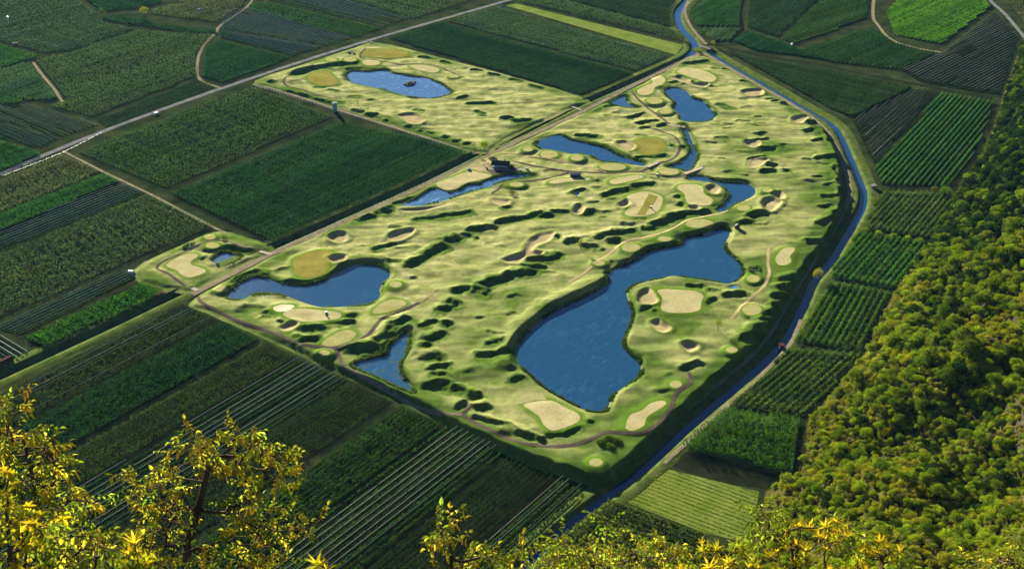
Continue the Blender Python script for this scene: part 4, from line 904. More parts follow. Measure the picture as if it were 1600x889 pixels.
def m_hill():
    k = N('hillside_ground'); p = k.pos(); a = k.noise(p, 0.05, 5); b = k.noise(p, 0.5, 4, 0.7)
    c = k.ramp(a, [(0.35, (0.030, 0.038, 0.010)), (0.65, (0.085, 0.078, 0.022))])
    g = k.n('ShaderNodeNewGeometry'); s = k.n('ShaderNodeSeparateXYZ'); k.l(g.outputs['True Normal'], s.inputs[0])
    rk = k.ramp(b, [(0.3, (0.022, 0.022, 0.012)), (0.7, (0.10, 0.085, 0.050))])
    c = k.mix(k.ramp(k.math('ADD', s.outputs[2], k.math('MULTIPLY', k.math('SUBTRACT', b, 0.5), 0.25)), [(0.58, (1, 1, 1)), (0.68, (0, 0, 0))]), c, rk)
    c = k.mix(0.6, c, k.ramp(b, [(0.25, (0.4, 0.4, 0.4)), (0.75, (1.1, 1.1, 1.1))]), 'MULTIPLY')
    return k.out(k.principled(c, 0.95, k.bump(b, 1.0, 1.2), 0.0))
hill = link('mountainside', mesh_np('mountainside', np.stack([wx, wy, hz_[sel]], 1), np.stack([vid[ii, jj], vid[ii + 1, jj], vid[ii + 1, jj + 1], vid[ii, jj + 1]], 1), True), m_hill())
structure(hill, 'steep wooded mountainside rising on the right')
def hill_at(x, y): return float(hill_h(np.array([float(x)]), np.array([float(y)]))[0])

# ------------------------------------------------------------------ tree kinds: trunk with limbs + crown of leaf clumps
def crown_mesh(name, seed, lobes, leaves, size, mat, core=0.62):
    r = np.random.default_rng(seed); v = []; f = []
    tot = sum(l[3] * l[3] for l in lobes); b = 0
    V = []; F = []
    for cx, cy, cz, R_, sq in lobes:
        n = int(leaves * R_ * R_ / tot)
        d = r.normal(size=(n, 3)); d /= np.linalg.norm(d, axis=1)[:, None]
        d[:, 2] = np.where(d[:, 2] < -0.45, -d[:, 2], d[:, 2])
        rad = R_ * r.uniform(0.62, 1.10, n) * (1 + 0.16 * np.sin(5 * d[:, 0] + seed) * np.cos(4 * d[:, 1] - seed))
        c = np.array([cx, cy, cz]) + d * rad[:, None] * np.array([1, 1, sq])
        nn = d + 1.1 * r.normal(size=(n, 3)); nn /= np.linalg.norm(nn, axis=1)[:, None]
        t = np.cross(nn, r.normal(size=(n, 3))); t /= np.linalg.norm(t, axis=1)[:, None]; u = np.cross(nn, t)
        s = (size * r.uniform(0.55, 1.25, n) / 2)[:, None]
        q = np.stack([c - t * s, c - u * s * 0.75 + nn * s * 0.2, c + t * s, c + u * s * 0.75 + nn * s * 0.2], 1).reshape(-1, 3)
        V.append(q); F.append(b + np.arange(4 * n).reshape(n, 4)); b += 4 * n
    me = mesh_np(name, np.concatenate(V), np.concatenate(F)); me.materials.append(mat)
    return me
def trunk_mesh(name, h, r0, limbs, seed):
    rr = random.Random(seed); m = MB(); top = Vector((rr.uniform(-.1, .1) * h, rr.uniform(-.1, .1) * h, h))
    m.tube([(0, 0, -0.6), (0.02 * h, 0, h * 0.3), tuple(top * 0.65), tuple(top)], [r0 * 1.3, r0, r0 * 0.7, r0 * 0.2], 6)
    for k in range(limbs):
        a = 2 * math.pi * k / limbs + rr.uniform(-.4, .4); s = top * rr.uniform(0.35, 0.75); L = h * rr.uniform(0.3, 0.5)
        e = s + Vector((math.cos(a) * L, math.sin(a) * L, L * rr.uniform(0.5, 1.0)))
        m.tube([tuple(s), tuple((s + e) / 2 + Vector((0, 0, 0.06 * L))), tuple(e)], [r0 * 0.5, r0 * 0.35, r0 * 0.1], 5)
    me = m.mesh(name, True); me.materials.append(M['bark']); return me
def lobes_of(seed, h, R_, n, sq=0.85, spread=0.55):
    rr = random.Random(seed); o = [(0, 0, h - R_ * 0.55, R_ * 0.72, sq)]
    for k in range(n):
        a = 2 * math.pi * k / n + rr.uniform(-.5, .5); d = R_ * spread * rr.uniform(0.7, 1.45); s = R_ * rr.uniform(0.24, 0.60)
        o.append((math.cos(a) * d, math.sin(a) * d, h - R_ * rr.uniform(0.5, 1.25), s, sq))
    return o
TM = {
 'evergreen': m_tree('shaded_evergreen_leaves', (0.010, 0.026, 0.005), (0.028, 0.055, 0.010)),  # evergreens, darkened further to carry the far flank's shade in their colour
 'dark': m_tree('dark_leaves', (0.048, 0.091, 0.006), (0.109, 0.169, 0.010)), 'mid': m_tree('mid_leaves', (0.095, 0.149, 0.007), (0.192, 0.246, 0.013)),
 'bright': m_tree('bright_leaves', (0.137, 0.214, 0.007), (0.259, 0.325, 0.014)), 'olive': m_tree('olive_leaves', (0.157, 0.163, 0.010), (0.273, 0.260, 0.018)),
 'silver': m_tree('silver_leaves', (0.178, 0.194, 0.030), (0.313, 0.319, 0.058)), 'yellow': m_tree('yellow_leaves', (0.204, 0.221, 0.009), (0.356, 0.351, 0.015)), 'brown': m_tree('rusty_leaves', (0.178, 0.156, 0.010), (0.287, 0.233, 0.015)),
}
KINDS = [  # look, colour, height, radius, lobes, squash, leaves, leaf size
 ('dark rounded tree', 'dark', 8.5, 3.6, 6, 0.9, 1100, 0.62), ('mid green bushy tree', 'mid', 7.2, 3.5, 7, 0.85, 1100, 0.60), ('bright green broad tree', 'bright', 6.8, 3.4, 6, 0.8, 1000, 0.58),
 ('olive shrubby tree', 'olive', 5.0, 2.9, 6, 0.8, 800, 0.52), ('silvery bushy tree', 'silver', 6.0, 3.0, 7, 0.9, 900, 0.52), ('low yellowish bush', 'yellow', 3.2, 2.3, 5, 0.75, 560, 0.46),
 ('low rusty bush', 'brown', 2.8, 2.2, 5, 0.7, 520, 0.44), ('tall dark slender tree', 'dark', 10.0, 2.6, 5, 1.3, 900, 0.60), ('evergreen tree with shade-dark leaves', 'evergreen', 8.0, 3.3, 6, 1.0, 1000, 0.60),
]
PROTO = []
pc = bpy.data.collections.new('tree_kinds')
for k, (look, cm, h, R_, n, sq, lv, sz) in enumerate(KINDS):
    for s in range(2):
        cmsh = crown_mesh('crown', 31 * k + s, lobes_of(11 * k + s, h, R_, n, sq), lv, sz, TM[cm]); tmsh = trunk_mesh('trunk', h * 0.72, 0.16 + 0.012 * h, 5, k * 3 + s)
        PROTO.append((look, cmsh, tmsh, R_, h, k))
# ---- where they stand
r = np.random.default_rng(5); g = 3.9
tx, ty = np.meshgrid(np.arange(-30, 720, g), np.arange(180, 1520, g), indexing='ij')
tx = (tx + r.uniform(-.5, .5, tx.shape) * g).ravel(); ty = (ty + r.uniform(-.5, .5, ty.shape) * g).ravel()
dd = -sdist(tx, ty, HP); tz = hill_h(tx, ty)
wx, wy = rot2(tx, ty); qx, qy, dep = proj(wx, wy, tz + 3)
ok = (dd > 1.5) & (qx > -40) & (qx < 1680) & (qy > -60) & (qy < 985) & (dep > 150)
tx, ty, tz, dd, wx, wy, qx, qy, dep = [a[ok] for a in (tx, ty, tz, dd, wx, wy, qx, qy, dep)]
n = len(tx)
z1 = fbm(tx, ty, 120, 2); z2 = fbm(tx + 500, ty, 45, 2); z3 = fbm(tx, ty + 900, 20, 2)
upper = sstep(720, 860, ty)                        # the steeper far flank, its shade put into darker tree kinds
kind = np.zeros(n, int); u = r.uniform(0, 1, n)
for i in range(n):
    a = z1[i] + 0.5 * z2[i]; b = z2[i] + 0.5 * z3[i]
    if upper[i] > 0.5: pool = [8, 8, 8, 8, 8, 8, 7, 0, 1] if a < 0.5 else [8, 8, 8, 1, 0, 2]
    elif dd[i] < 22: pool = [3, 5, 2, 1, 4, 5, 6] if b < 0.2 else [4, 1, 2, 5]
    elif a > 0.22: pool = [4, 1, 0, 2, 3, 8]
    elif a > -0.1: pool = [1, 2, 0, 3, 1, 0, 5, 3, 8]
    elif b > 0.0: pool = [3, 5, 6, 2, 3, 5]
    else: pool = [2, 1, 3, 5, 0]
    if qy[i] > 640 and upper[i] < 0.5 and dd[i] > 10: pool = pool + [5, 5, 2, 3, 5]
    kind[i] = pool[int(u[i] * len(pool))]
idx = kind * 2 + r.integers(0, 2, n); scl = 1.15 * r.uniform(0.6, 1.0, n) * np.where(r.uniform(0, 1, n) < 0.18, 1.6, 1.0) * np.where(r.uniform(0, 1, n) < 0.3, 0.6, 1.0) * np.where(dd < 8, 0.75, 1.0) * np.where(qy > 600, 0.72, 0.95)
gapm = (z3 + 0.4 * z2 > 0.62) & (u < 0.75); drop = gapm & (dd > 6)
scl = np.where(drop, scl * 0.45, scl); idx = np.where(drop, np.where(u < 0.5, 10, 12), idx)
# the 300 that show largest stand as single trees
score = scl * np.array([p[3] for p in PROTO])[idx] / dep * np.where((qx > 5) & (qx < 1595) & (qy > 5) & (qy < 860), 1, 0)
big = np.zeros(n, bool); big[np.argsort(-score)[:300]] = True
def place(i):
    look, cm, tm, R_, h, k = PROTO[idx[i]]
    o = empty('hillside_tree', (wx[i], wy[i], tz[i]), r.uniform(0, 6.28)); o.scale = (scl[i],) * 3
    zone = 'on the steep upper flank' if qy[i] < 420 else ('on the middle slope' if qy[i] < 620 else ('low beside the dark orchard' if qx[i] < 1330 else 'on the lower right slope'))
    size_ = 'small ' if scl[i] < 0.85 else ('large ' if scl[i] > 1.2 else '')
    side = '' if qx[i] < 1430 else (' higher up' if qx[i] < 1530 else ' by the right frame edge')
    tag(o, size_ + look + ' ' + zone + side, 'tree', 'trees on the mountainside')
    link('trunk', tm, None, o); link('crown', cm, None, o)
for i in np.nonzero(big)[0]: place(i)
for q, (look, cm, tm, R_, h, k) in enumerate(PROTO):
    me = cm.copy(); o = bpy.data.objects.new('kind_%02d' % q, me); pc.objects.link(o)
rest = ~big
uu = np.random.default_rng(8); m2 = int(n * 1.5); pk = uu.integers(0, n, m2); bx_ = tx[pk] + uu.normal(0, 2.6, m2); by_ = ty[pk] + uu.normal(0, 2.6, m2)
bd = -sdist(bx_, by_, HP); kk = bd > 0.5; bx_, by_, pk = bx_[kk], by_[kk], pk[kk]; bz_ = hill_h(bx_, by_); bwx, bwy = rot2(bx_, by_)
bi = np.where(upper[pk] > 0.5, uu.choice([16, 17, 16, 17, 0, 2], len(pk)), uu.choice([10, 11, 6, 7, 4, 5, 2, 12], len(pk))); bs = uu.uniform(0.35, 0.68, len(pk))
wx, wy, tz, idx, scl = [np.concatenate([a_[rest], b_]) for a_, b_ in ((wx, bwx), (wy, bwy), (tz, bz_), (idx, bi), (scl, bs))]; rest = np.ones(len(wx), bool)
me = bpy.data.meshes.new('woodland'); me.from_pydata(np.stack([wx[rest], wy[rest], tz[rest]], 1).tolist(), [], [])
for nm, arr, tp in (('pick', idx[rest], 'INT'), ('size', scl[rest], 'FLOAT'), ('turn', r.uniform(0, 6.28, rest.sum()), 'FLOAT')):
    at = me.attributes.new(nm, tp, 'POINT'); at.data.foreach_set('value', arr.astype(np.int32 if tp == 'INT' else np.float32))
def scatter_tree(name):
    ng = bpy.data.node_groups.new(name, 'GeometryNodeTree')
    ng.interface.new_socket('Geometry', in_out='INPUT', socket_type='NodeSocketGeometry'); ng.interface.new_socket('Geometry', in_out='OUTPUT', socket_type='NodeSocketGeometry')
    gi = ng.nodes.new('NodeGroupInput'); go = ng.nodes.new('NodeGroupOutput'); ip = ng.nodes.new('GeometryNodeInstanceOnPoints')
    ci = ng.nodes.new('GeometryNodeCollectionInfo'); ci.inputs['Collection'].default_value = pc; ci.inputs['Separate Children'].default_value = True; ci.inputs['Reset Children'].default_value = True
    def na(nm, tp):
        x = ng.nodes.new('GeometryNodeInputNamedAttribute'); x.data_type = tp; x.inputs['Name'].default_value = nm; return [s for s in x.outputs if s.enabled][0]
    cv = ng.nodes.new('ShaderNodeCombineXYZ'); L = ng.links.new
    L(na('turn', 'FLOAT'), cv.inputs[2]); L(gi.outputs[0], ip.inputs['Points']); L(ci.outputs[0], ip.inputs['Instance'])
    ip.inputs['Pick Instance'].default_value = True
    L(na('pick', 'INT'), ip.inputs['Instance Index']); L(cv.outputs[0], ip.inputs['Rotation']); L(na('size', 'FLOAT'), ip.inputs['Scale'])
    L(ip.outputs[0], go.inputs[0]); return ng
wd = link('woodland', me); wd['kind'] = 'stuff'; wd['label'] = 'dense woodland and scrub covering the mountainside on the right'
wd.modifiers.new('scatter', 'NODES').node_group = scatter_tree('scatter')
print('forest', n, 'rest', rest.sum())
# ------------------------------------------------------------------ buildings
def hut(name, label, cat, px, py, L, Wd, Hh, rz=0.0, wall='wood', roof='roof', rise=1.2, gable=True, windows=((0.25, 0), (0.75, 0)), door=0.5, over=0.4, chimney=False, group=None):
    x, y = P(px, py) if SDat(px, py) else G(px, py)
    z = HC(x, y) - 0.15; root = empty(name, (x, y, z), rz); tag(root, label, cat, group)
    m = MB(); m.box((0, 0, Hh / 2), (L, Wd, Hh))
    if gable:
        for s in (-1, 1):
            xx = s * (L / 2 - 0.02)
            m.poly([(xx, -Wd / 2, Hh), (xx, Wd / 2, Hh), (xx, 0, Hh + rise - 0.1)][::s])
    m.build('wall', M[wall], root)
    r = MB()
    if gable:
        a = math.atan2(rise, Wd / 2); ov = over
        for s in (-1, 1):
            y0, z0 = s * (Wd / 2 + ov), Hh - ov * rise / (Wd / 2); t = 0.16
            p = [(y0, z0), (0, Hh + rise), (0, Hh + rise + t), (y0, z0 + t)]
            b = len(r.v); r.v += [(-L / 2 - ov, q[0], q[1]) for q in p] + [(L / 2 + ov, q[0], q[1]) for q in p]
            for i in range(4): r.f.append([b + i, b + (i + 1) % 4, b + 4 + (i + 1) % 4, b + 4 + i])
            r.f.append([b, b + 1, b + 2, b + 3]); r.f.append([b + 7, b + 6, b + 5, b + 4])
    else: r.box((0, 0, Hh + 0.12), (L + 2 * over, Wd + 2 * over, 0.24))
    ro = r.build('roof', M[roof], root)
    if chimney: MB().box((L * 0.2, Wd * 0.15, Hh + rise + 0.3), (0.8, 0.8, 1.8)).box((L * 0.2, Wd * 0.15, Hh + rise + 1.25), (1.0, 1.0, 0.15)).build('chimney', M['stone'], ro)
    for s in (-1, 1):
        for t, e in windows:
            w = empty('window'); w.parent = root; w.location = (-L / 2 + L * t, s * (Wd / 2 + 0.02), Hh * 0.55)
            MB().box((0, 0, 0), (min(1.4, L * 0.22), 0.06, min(1.2, Hh * 0.4))).build('pane', M['glass'], w)
            MB().box((0, s * 0.02, -min(1.2, Hh * 0.4) / 2 - 0.06), (min(1.7, L * 0.26), 0.18, 0.12)).build('sill', M['white'], w)
    d = MB().box((L / 2 + 0.03, 0, min(2.1, Hh * 0.85) / 2), (0.08, 1.1, min(2.1, Hh * 0.85))).build('door', M['darkwood'], root)
    MB().box((L / 2 + 0.1, 0.4, 1.0), (0.08, 0.1, 0.05)).build('handle', M['metal'], d)
    return root
def SDat(px, py):
    x, y = P(px, py); u = int((x - GX0) / RES); v = int((y - GY0) / RES)
    return 0 <= u < gnx and 0 <= v < gny and SD[u, v] < 5
club = hut('clubhouse', 'clubhouse with a dark gabled roof beside the ditch in the middle', 'building', 783, 260, 15, 11, 3.0, R(-62), 'wood', 'roof', 2.9, True, ((0.18, 0), (0.42, 0), (0.68, 0)), over=1.2, chimney=True)
for k in range(4): MB().box((-5.5 + 3.6 * k, -7.0, 1.5), (0.2, 0.2, 3.0)).build('veranda_post', M['darkwood'], club)
MB().box((0, -6.9, 3.1), (14.6, 2.8, 0.14)).build('veranda_roof', M['metal'], club)
MB().box((0, -6.8, 0.14), (14.6, 3.0, 0.28)).build('veranda_deck', M['plank'], club)
hut('shed', 'small dark shed beside the brown path right of the clubhouse', 'shed', 899, 276, 9.5, 4.0, 2.7, R(-50), 'darkwood', 'metal', 0.9)
hut('shelter_hut', 'small dark shelter hut above the right end of the large pond', 'hut', 1152, 357, 3.6, 3.4, 3.0, R(10), 'darkwood', 'stone', 1.0)
hut('pump_house', 'grey pump house on the canal bank at its outer bend', 'hut', 1364, 294, 5.0, 3.6, 3.0, R(-30), 'metal', 'stone', 0.5, False)
hut('kiosk', 'small dark kiosk on the canal bank above the lower orchard', 'hut', 1221, 543, 3.6, 3.0, 2.6, R(35), 'darkwood', 'roof', 0.5, False)
hut('bridge_house', 'small dark gatehouse at the canal junction near the top', 'hut', 1112, 79, 6, 4, 2.6, R(30), 'darkwood', 'roof', 0.6, False)
hut('field_hut', 'tiny pale hut in the top left orchard', 'hut', 24, 70, 6, 3, 2.2, R(-20), 'metal', 'stone', 0.6, False)
hut('field_hut', 'tiny hut in the brownish orchard at the top', 'hut', 311, 18, 7, 4, 2.6, R(10), 'wood', 'metal', 0.8)
hut('field_shed', 'low dark shed at the left frame edge above the ditch', 'shed', 10, 568, 9, 5, 3.0, R(0), 'darkwood', 'roof', 0.8)
hut('field_shed', 'small dark shed beside the leafy green strip', 'shed', 252, 462, 5, 3.5, 2.4, R(-20), 'darkwood', 'roof', 0.6, False)
# the slim service tower by the square orchard
x, y = G(524, 175); tw = empty('service_tower', (x, y, 0)); tag(tw, 'slim blue grey service tower at the top of the square orchard', 'tower')
MB().box((0, 0, 4.9), (3.2, 3.2, 9.8)).build('shaft', M['bluegrey'], tw)
MB().box((0, 0, 10.0), (3.9, 3.9, 0.4)).box((0, 0, 10.5), (2.2, 2.2, 0.6), 0, 0.4).build('roof', M['metal'], tw)
MB().box((0.2, -1.63, 1.1), (1.0, 0.08, 2.1)).build('door', M['darkwood'], tw)
for z_ in (4.0, 7.2): MB().box((0, -1.63, z_), (0.8, 0.08, 0.7)).build('vent', M['glass'], tw)

# ------------------------------------------------------------------ vehicles
def m_paint(name, c): return plain(name, c, 0.25, 0.5, 0.04, Metallic=0.0)
PAINT = {'white': m_paint('white_car_paint', (0.75, 0.77, 0.8)), 'silver': m_paint('silver_car_paint', (0.42, 0.45, 0.5)), 'dark': m_paint('dark_car_paint', (0.03, 0.035, 0.05)), 'red': m_paint('red_car_paint', (0.32, 0.03, 0.03)), 'blue': m_paint('blue_car_paint', (0.12, 0.28, 0.5))}
def prof_body(name, prof, wd, material, parent):
    m = MB(); n = len(prof); rows = [(-wd / 2, 1.0), (-wd / 2 + 0.14, 0.0), (wd / 2 - 0.14, 0.0), (wd / 2, 1.0)]
    v = []
    for yy, inset in rows:
        for px_, pz in prof: v.append((px_ * (1 - 0.02 * inset), yy, pz - 0.06 * inset * (pz > 0.9)))
    m.v = v
    for r_ in range(3):
        for i in range(n):
            j = (i + 1) % n; m.f.append([r_ * n + i, r_ * n + j, (r_ + 1) * n + j, (r_ + 1) * n + i])
    m.f.append(list(range(n))[::-1]); m.f.append([3 * n + i for i in range(n)])
    return m.build(name, material, parent)
def wheels(root, xs, wd, r_=0.33):
    for xx in xs:
        for s in (-1, 1):
            w = MB().tube([(xx, s * (wd / 2 - 0.22), r_), (xx, s * (wd / 2 + 0.02), r_)], r_, 12).build('wheel', M['tyre'], root)
            MB().tube([(xx, s * (wd / 2 + 0.02), r_), (xx, s * (wd / 2 + 0.04), r_)], r_ * 0.55, 8).build('rim', M['metal'], w)
def car(label, px, py, rz, paint, van=False, z=None, name=None, group='parked cars', dz=0.12):
    x, y = P(px, py) if SDat(px, py) else G(px, py)
    root = empty(name or ('delivery_van' if van else 'parked_car'), (x, y, (HC(x, y) + dz) if z is None else z), rz); tag(root, label, 'van' if van else 'car', group)
    if van:
        prof_body('body', [(-2.6, 0.35), (2.6, 0.35), (2.65, 0.95), (1.9, 1.25), (1.2, 2.2), (-2.5, 2.3), (-2.65, 1.2)], 2.0, PAINT[paint], root)
        MB().poly([(1.87, -0.8, 1.33), (1.87, 0.8, 1.33), (1.30, 0.75, 2.12), (1.30, -0.75, 2.12)]).build('windscreen', M['glass'], root)
        for s in (-1, 1): MB().box((0.9, s * 1.0, 1.65), (0.9, 0.05, 0.55)).build('side_window', M['glass'], root)
        wheels(root, (-1.7, 1.7), 2.0, 0.36); hx_ = 2.62
    else:
        prof_body('body', [(-2.1, 0.3), (2.1, 0.3), (2.15, 0.68), (1.9, 0.86), (-2.05, 0.95), (-2.15, 0.65)], 1.8, PAINT[paint], root)
        prof_body('cabin', [(-1.75, 0.9), (1.0, 0.86), (0.35, 1.45), (-1.35, 1.48)], 1.56, M['glass'], root)
        MB().box((-0.5, 0, 1.49), (1.6, 1.4, 0.05)).build('roof_panel', PAINT[paint], root)
        wheels(root, (-1.35, 1.35), 1.8); hx_ = 2.13
    for s in (-1, 1):
        MB().box((hx_, s * 0.65, 0.68 if not van else 0.8), (0.06, 0.35, 0.14)).build('headlight', M['white'], root)
        MB().box((-hx_ + 0.0, s * 0.65, 0.72), (0.06, 0.3, 0.14)).build('tail_light', PAINT['red'], root)
    return root
car('white van driving along the straight grey road', 245, 179, R(0), 'white', True, 0.2, group=None)
car('white car parked against the clubhouse wall', 775, 263, R(-30), 'white'); car('dark car left of the white one by the clubhouse', 760, 264, R(60), 'dark')
car('silver car at the right corner of the clubhouse, upper of two', 800, 260, R(80), 'silver'); car('silver car at the right corner of the clubhouse, lower of two', 794, 265, R(80), 'silver')
car('white car parked above the stream pond, left of the pair', 812, 267, R(75), 'white'); car('pale car parked above the stream pond, right of the pair', 823, 265, R(75), 'silver')
car('dark blue car standing alone on the pale turf edge', 733, 266, R(20), 'blue')
car('red car parked by the top road', 553, 84, R(20), 'red', dz=0.15); car('silver car parked by the top road left of the red one', 545, 82, R(8), 'silver', dz=0.15); car('white car on the road at the top', 580, 67, R(0), 'white', z=0.2, group=None)
car('blue car at the top edge of the bright grassy strip', 780, 13, R(70), 'blue', z=0.1); car('dark car next to the blue one at the top edge', 787, 12, R(70), 'dark', z=0.1)
car('white farm van in the lane between the upper right orchards', 1237, 71, R(30), 'white', True, 0.1, group=None)
car('pale blue van at the end of the dark violet netted strip', 206, 427, R(-60), 'silver', True, 0.1, group=None)
def cart(label, px, py, rz):
    x, y = P(px, py, 0.4); root = empty('golf_cart', (x, y, HC(x, y) + 0.1), rz); tag(root, label, 'golf cart', 'golf carts on the course')
    prof_body('body', [(-1.2, 0.25), (1.2, 0.25), (1.25, 0.7), (0.7, 0.85), (0.5, 0.45), (-0.2, 0.45), (-0.3, 0.85), (-1.2, 0.9)], 1.2, PAINT['dark'], root)
    MB().box((-0.25, 0, 0.85), (0.5, 1.1, 0.14)).box((-0.5, 0, 1.15), (0.12, 1.1, 0.5)).build('seat', M['tyre'], root)
    MB().box((-0.1, 0, 1.95), (1.9, 1.35, 0.1)).build('canopy', M['white'], root)
    for sx_ in (-0.95, 0.7):
        for s in (-1, 1): MB().tube([(sx_, s * 0.55, 0.6), (sx_ * 0.9, s * 0.55, 1.95)], 0.03, 5).build('canopy_post', M['metal'], root)
    wheels(root, (-0.8, 0.8), 1.2, 0.24)
cart('golf cart with a white canopy on the long pale green', 510, 490, R(20)); cart('golf cart beside the golden stripe of the middle green', 1017, 325, R(60)); cart('golf cart on the brown path near the creek bridge', 1027, 275, R(-20))

# ------------------------------------------------------------------ bridges, fences, flags, masts
def bridge(label, a, b, wd, mat_='plank', z0=None):
    pa, pb = (PL([a, b]) if z0 is None else GL([a, b])); d = pb - pa; L = float(np.hypot(*d)); c = (pa + pb) / 2
    z = (max(HC(*pa), HC(*pb)) + 0.25) if z0 is None else z0
    root = empty('footbridge', (c[0], c[1], z), math.atan2(d[1], d[0])); tag(root, label, 'bridge', 'small bridges over the ditches and creeks')
    n = max(4, int(L / 1.0)); pl = MB().box((0, 0, 0), (L / n * 0.93, wd, 0.12)).mesh('plank'); pl.materials.append(M[mat_])
    for k in range(n): link('plank', pl, None, root, ((k + 0.5) * L / n - L / 2, 0, random.uniform(-.01, .01)))
    MB().box((0, -wd * 0.35, -0.25), (L, 0.25, 0.36)).box((0, wd * 0.35, -0.25), (L, 0.25, 0.36)).build('beam', M['darkwood'], root)
    for s in (-1, 1):
        MB().box((0, s * wd / 2, 1.05), (L, 0.10, 0.10)).build('handrail', M[mat_], root)
        for t in (-0.47, -0.16, 0.16, 0.47): MB().box((t * L, s * wd / 2, 0.5), (0.1, 0.1, 1.1)).build('post', M[mat_], root)
bridge('pale bridge at the left corner of the course over the dark ditch', (292, 447.5), (308, 454.5), 3.0, z0=0.55)
bridge('pale bridge from the practice hole path over the ditch', (406, 393.5), (424, 398.5), 3.0, z0=0.55)
bridge('narrow pale bridge from the upper fairways over the ditch', (892, 167), (908, 173), 2.4, z0=0.55)
bridge('wooden bridge over the head of the creek', (1044, 196.5), (1070, 199.5), 3.2)
bridge('wooden path bridge between the creek and the curved pond', (1070, 273), (1098, 263), 3.4)
bridge('small bridge at the right end of the long pond', (1012, 262), (1028, 255), 3.0)
bridge('dark bridge at the canal junction near the top', (1092, 72), (1116, 80), 4.5, 'stone', z0=0.6)
def fence(label, pts, step, h, mat_='white'):
    p = GL(pts); seg = np.hypot(*np.diff(p, axis=0).T); cum = np.concatenate([[0], np.cumsum(seg)]); n = int(cum[-1] / step)
    root = empty('post_fence', (p[0][0], p[0][1], 0)); tag(root, label, 'fence', 'post fences along the tracks')
    pm = MB().box((0, 0, h / 2), (0.24, 0.24, h), 0, 0.8).mesh('post'); pm.materials.append(M[mat_]); ws = []
    for k in range(n + 1):
        t = k * step; q = (np.interp(t, cum, p[:, 0]) - p[0][0], np.interp(t, cum, p[:, 1]) - p[0][1]); link('post', pm, None, root, (q[0], q[1], 0.1)); ws.append((q[0], q[1], h * 0.85))
    MB().tube(ws, 0.03, 4).build('wire', M['metal'], root); MB().tube([(a, b, h * 0.45) for a, b, c in ws], 0.03, 4).build('wire', M['metal'], root)
fence('white post fence between the square orchard and the upper fairways', [(400, 136), (430, 144), (530, 175.5), (640, 210), (735, 238)], 4.5, 1.5)
fence('pale post fence along the dirt track below the square orchard', [(432, 391), (560, 334.5), (640, 297.5), (735, 253)], 5.0, 1.3)
fence('pale post fence along the upper part of the dirt track', [(905, 174.5), (980, 136), (1060, 97)], 4.5, 1.3)
fence('white roadside posts along the straight grey road', [(5, 276), (98, 240), (160, 208)], 6.0, 1.4)
flagm = MB().poly([(0, 0, 2.2), (0.75, 0, 2.0), (0, 0, 1.75)]).poly([(0, 0.02, 1.75), (0.75, 0.02, 2.0), (0, 0.02, 2.2)]).mesh('flag'); polem = MB().tube([(0, 0, -0.2), (0, 0, 2.25)], 0.035, 6).mesh('pole'); polem.materials.append(M['white']); flagm.materials.append(PAINT['red'])
for (lab, m_, rise, pts), on in zip(GREENS, [1, 1, 1, 0, 1, 1, 1, 1, 1, 1, 0, 1, 1, 1, 1, 1, 0, 0, 1, 1, 0, 1, 1]):
    if not on: continue
    c = smooth_loop(PL(pts, rise), 2).mean(0) + np.array([1.5, -1.0]); f_ = empty('flagstick', (c[0], c[1], HC(*c))); tag(f_, 'flagstick on the ' + ' '.join(lab.split()[:13]), 'flag', 'flagsticks on the greens')
    link('pole', polem, None, f_); link('flag', flagm, None, f_, rot=(0, 0, random.uniform(-0.5, 0.5)))
def mast(label, px, py, h, on=True):
    x, y = P(px, py) if on else G(px, py); o = empty('mast', (x, y, HC(x, y))); tag(o, label, 'mast')
    MB().tube([(0, 0, -0.3), (0, 0, h)], [0.16, 0.09], 8).build('pole', M['metal'], o)
    MB().box((0, 0, h), (1.0, 0.3, 0.35)).build('lamp_head', M['white'], o)
mast('slim mast beside the young tree above the large pond', 901, 378, 8.5); mast('slim mast on the upper fairway below the island pond', 547, 165, 8.0); mast('slim mast beside the road at the upper left tee', 459, 106, 6.0)
x, y = G(14, 38); o = empty('utility_pole', (x, y, 0)); tag(o, 'pale utility pole in the top left orchard', 'pole')
MB().tube([(0, 0, -0.3), (0, 0, 11)], [0.3, 0.2], 8).build('pole', M['white'], o); MB().box((0, 0, 10), (3.0, 0.25, 0.25)).build('crossarm', M['metal'], o); MB().box((0.5, 0, 8.4), (1.2, 1.0, 1.6)).build('transformer_box', M['white'], o)
# rock islet with a nozzle in the upper pond
zi = PW[3][3]; x, y = G(640, 131.5, zi); isl = empty('pond_islet', (x, y, zi)); tag(isl, 'small dark rocky islet with a fountain spout in the upper pond', 'islet')
m = MB(); 
for k in range(16):
    a_ = k * 2.4; d_ = 6.5 * math.sqrt(k / 16); m.box((d_ * math.cos(a_) * 1.3, d_ * math.sin(a_) * 0.8, 0.1 + 0.9 * (1 - d_ / 7)), (3.2, 2.6, 1.6 + 1.8 * (1 - d_ / 7)), a_, 0.6)
m.build('rocks', M['stone'], isl); MB().tube([(0, 0, 1.0), (0, 0, 5.2)], [0.22, 0.1], 6).build('spout', M['metal'], isl)

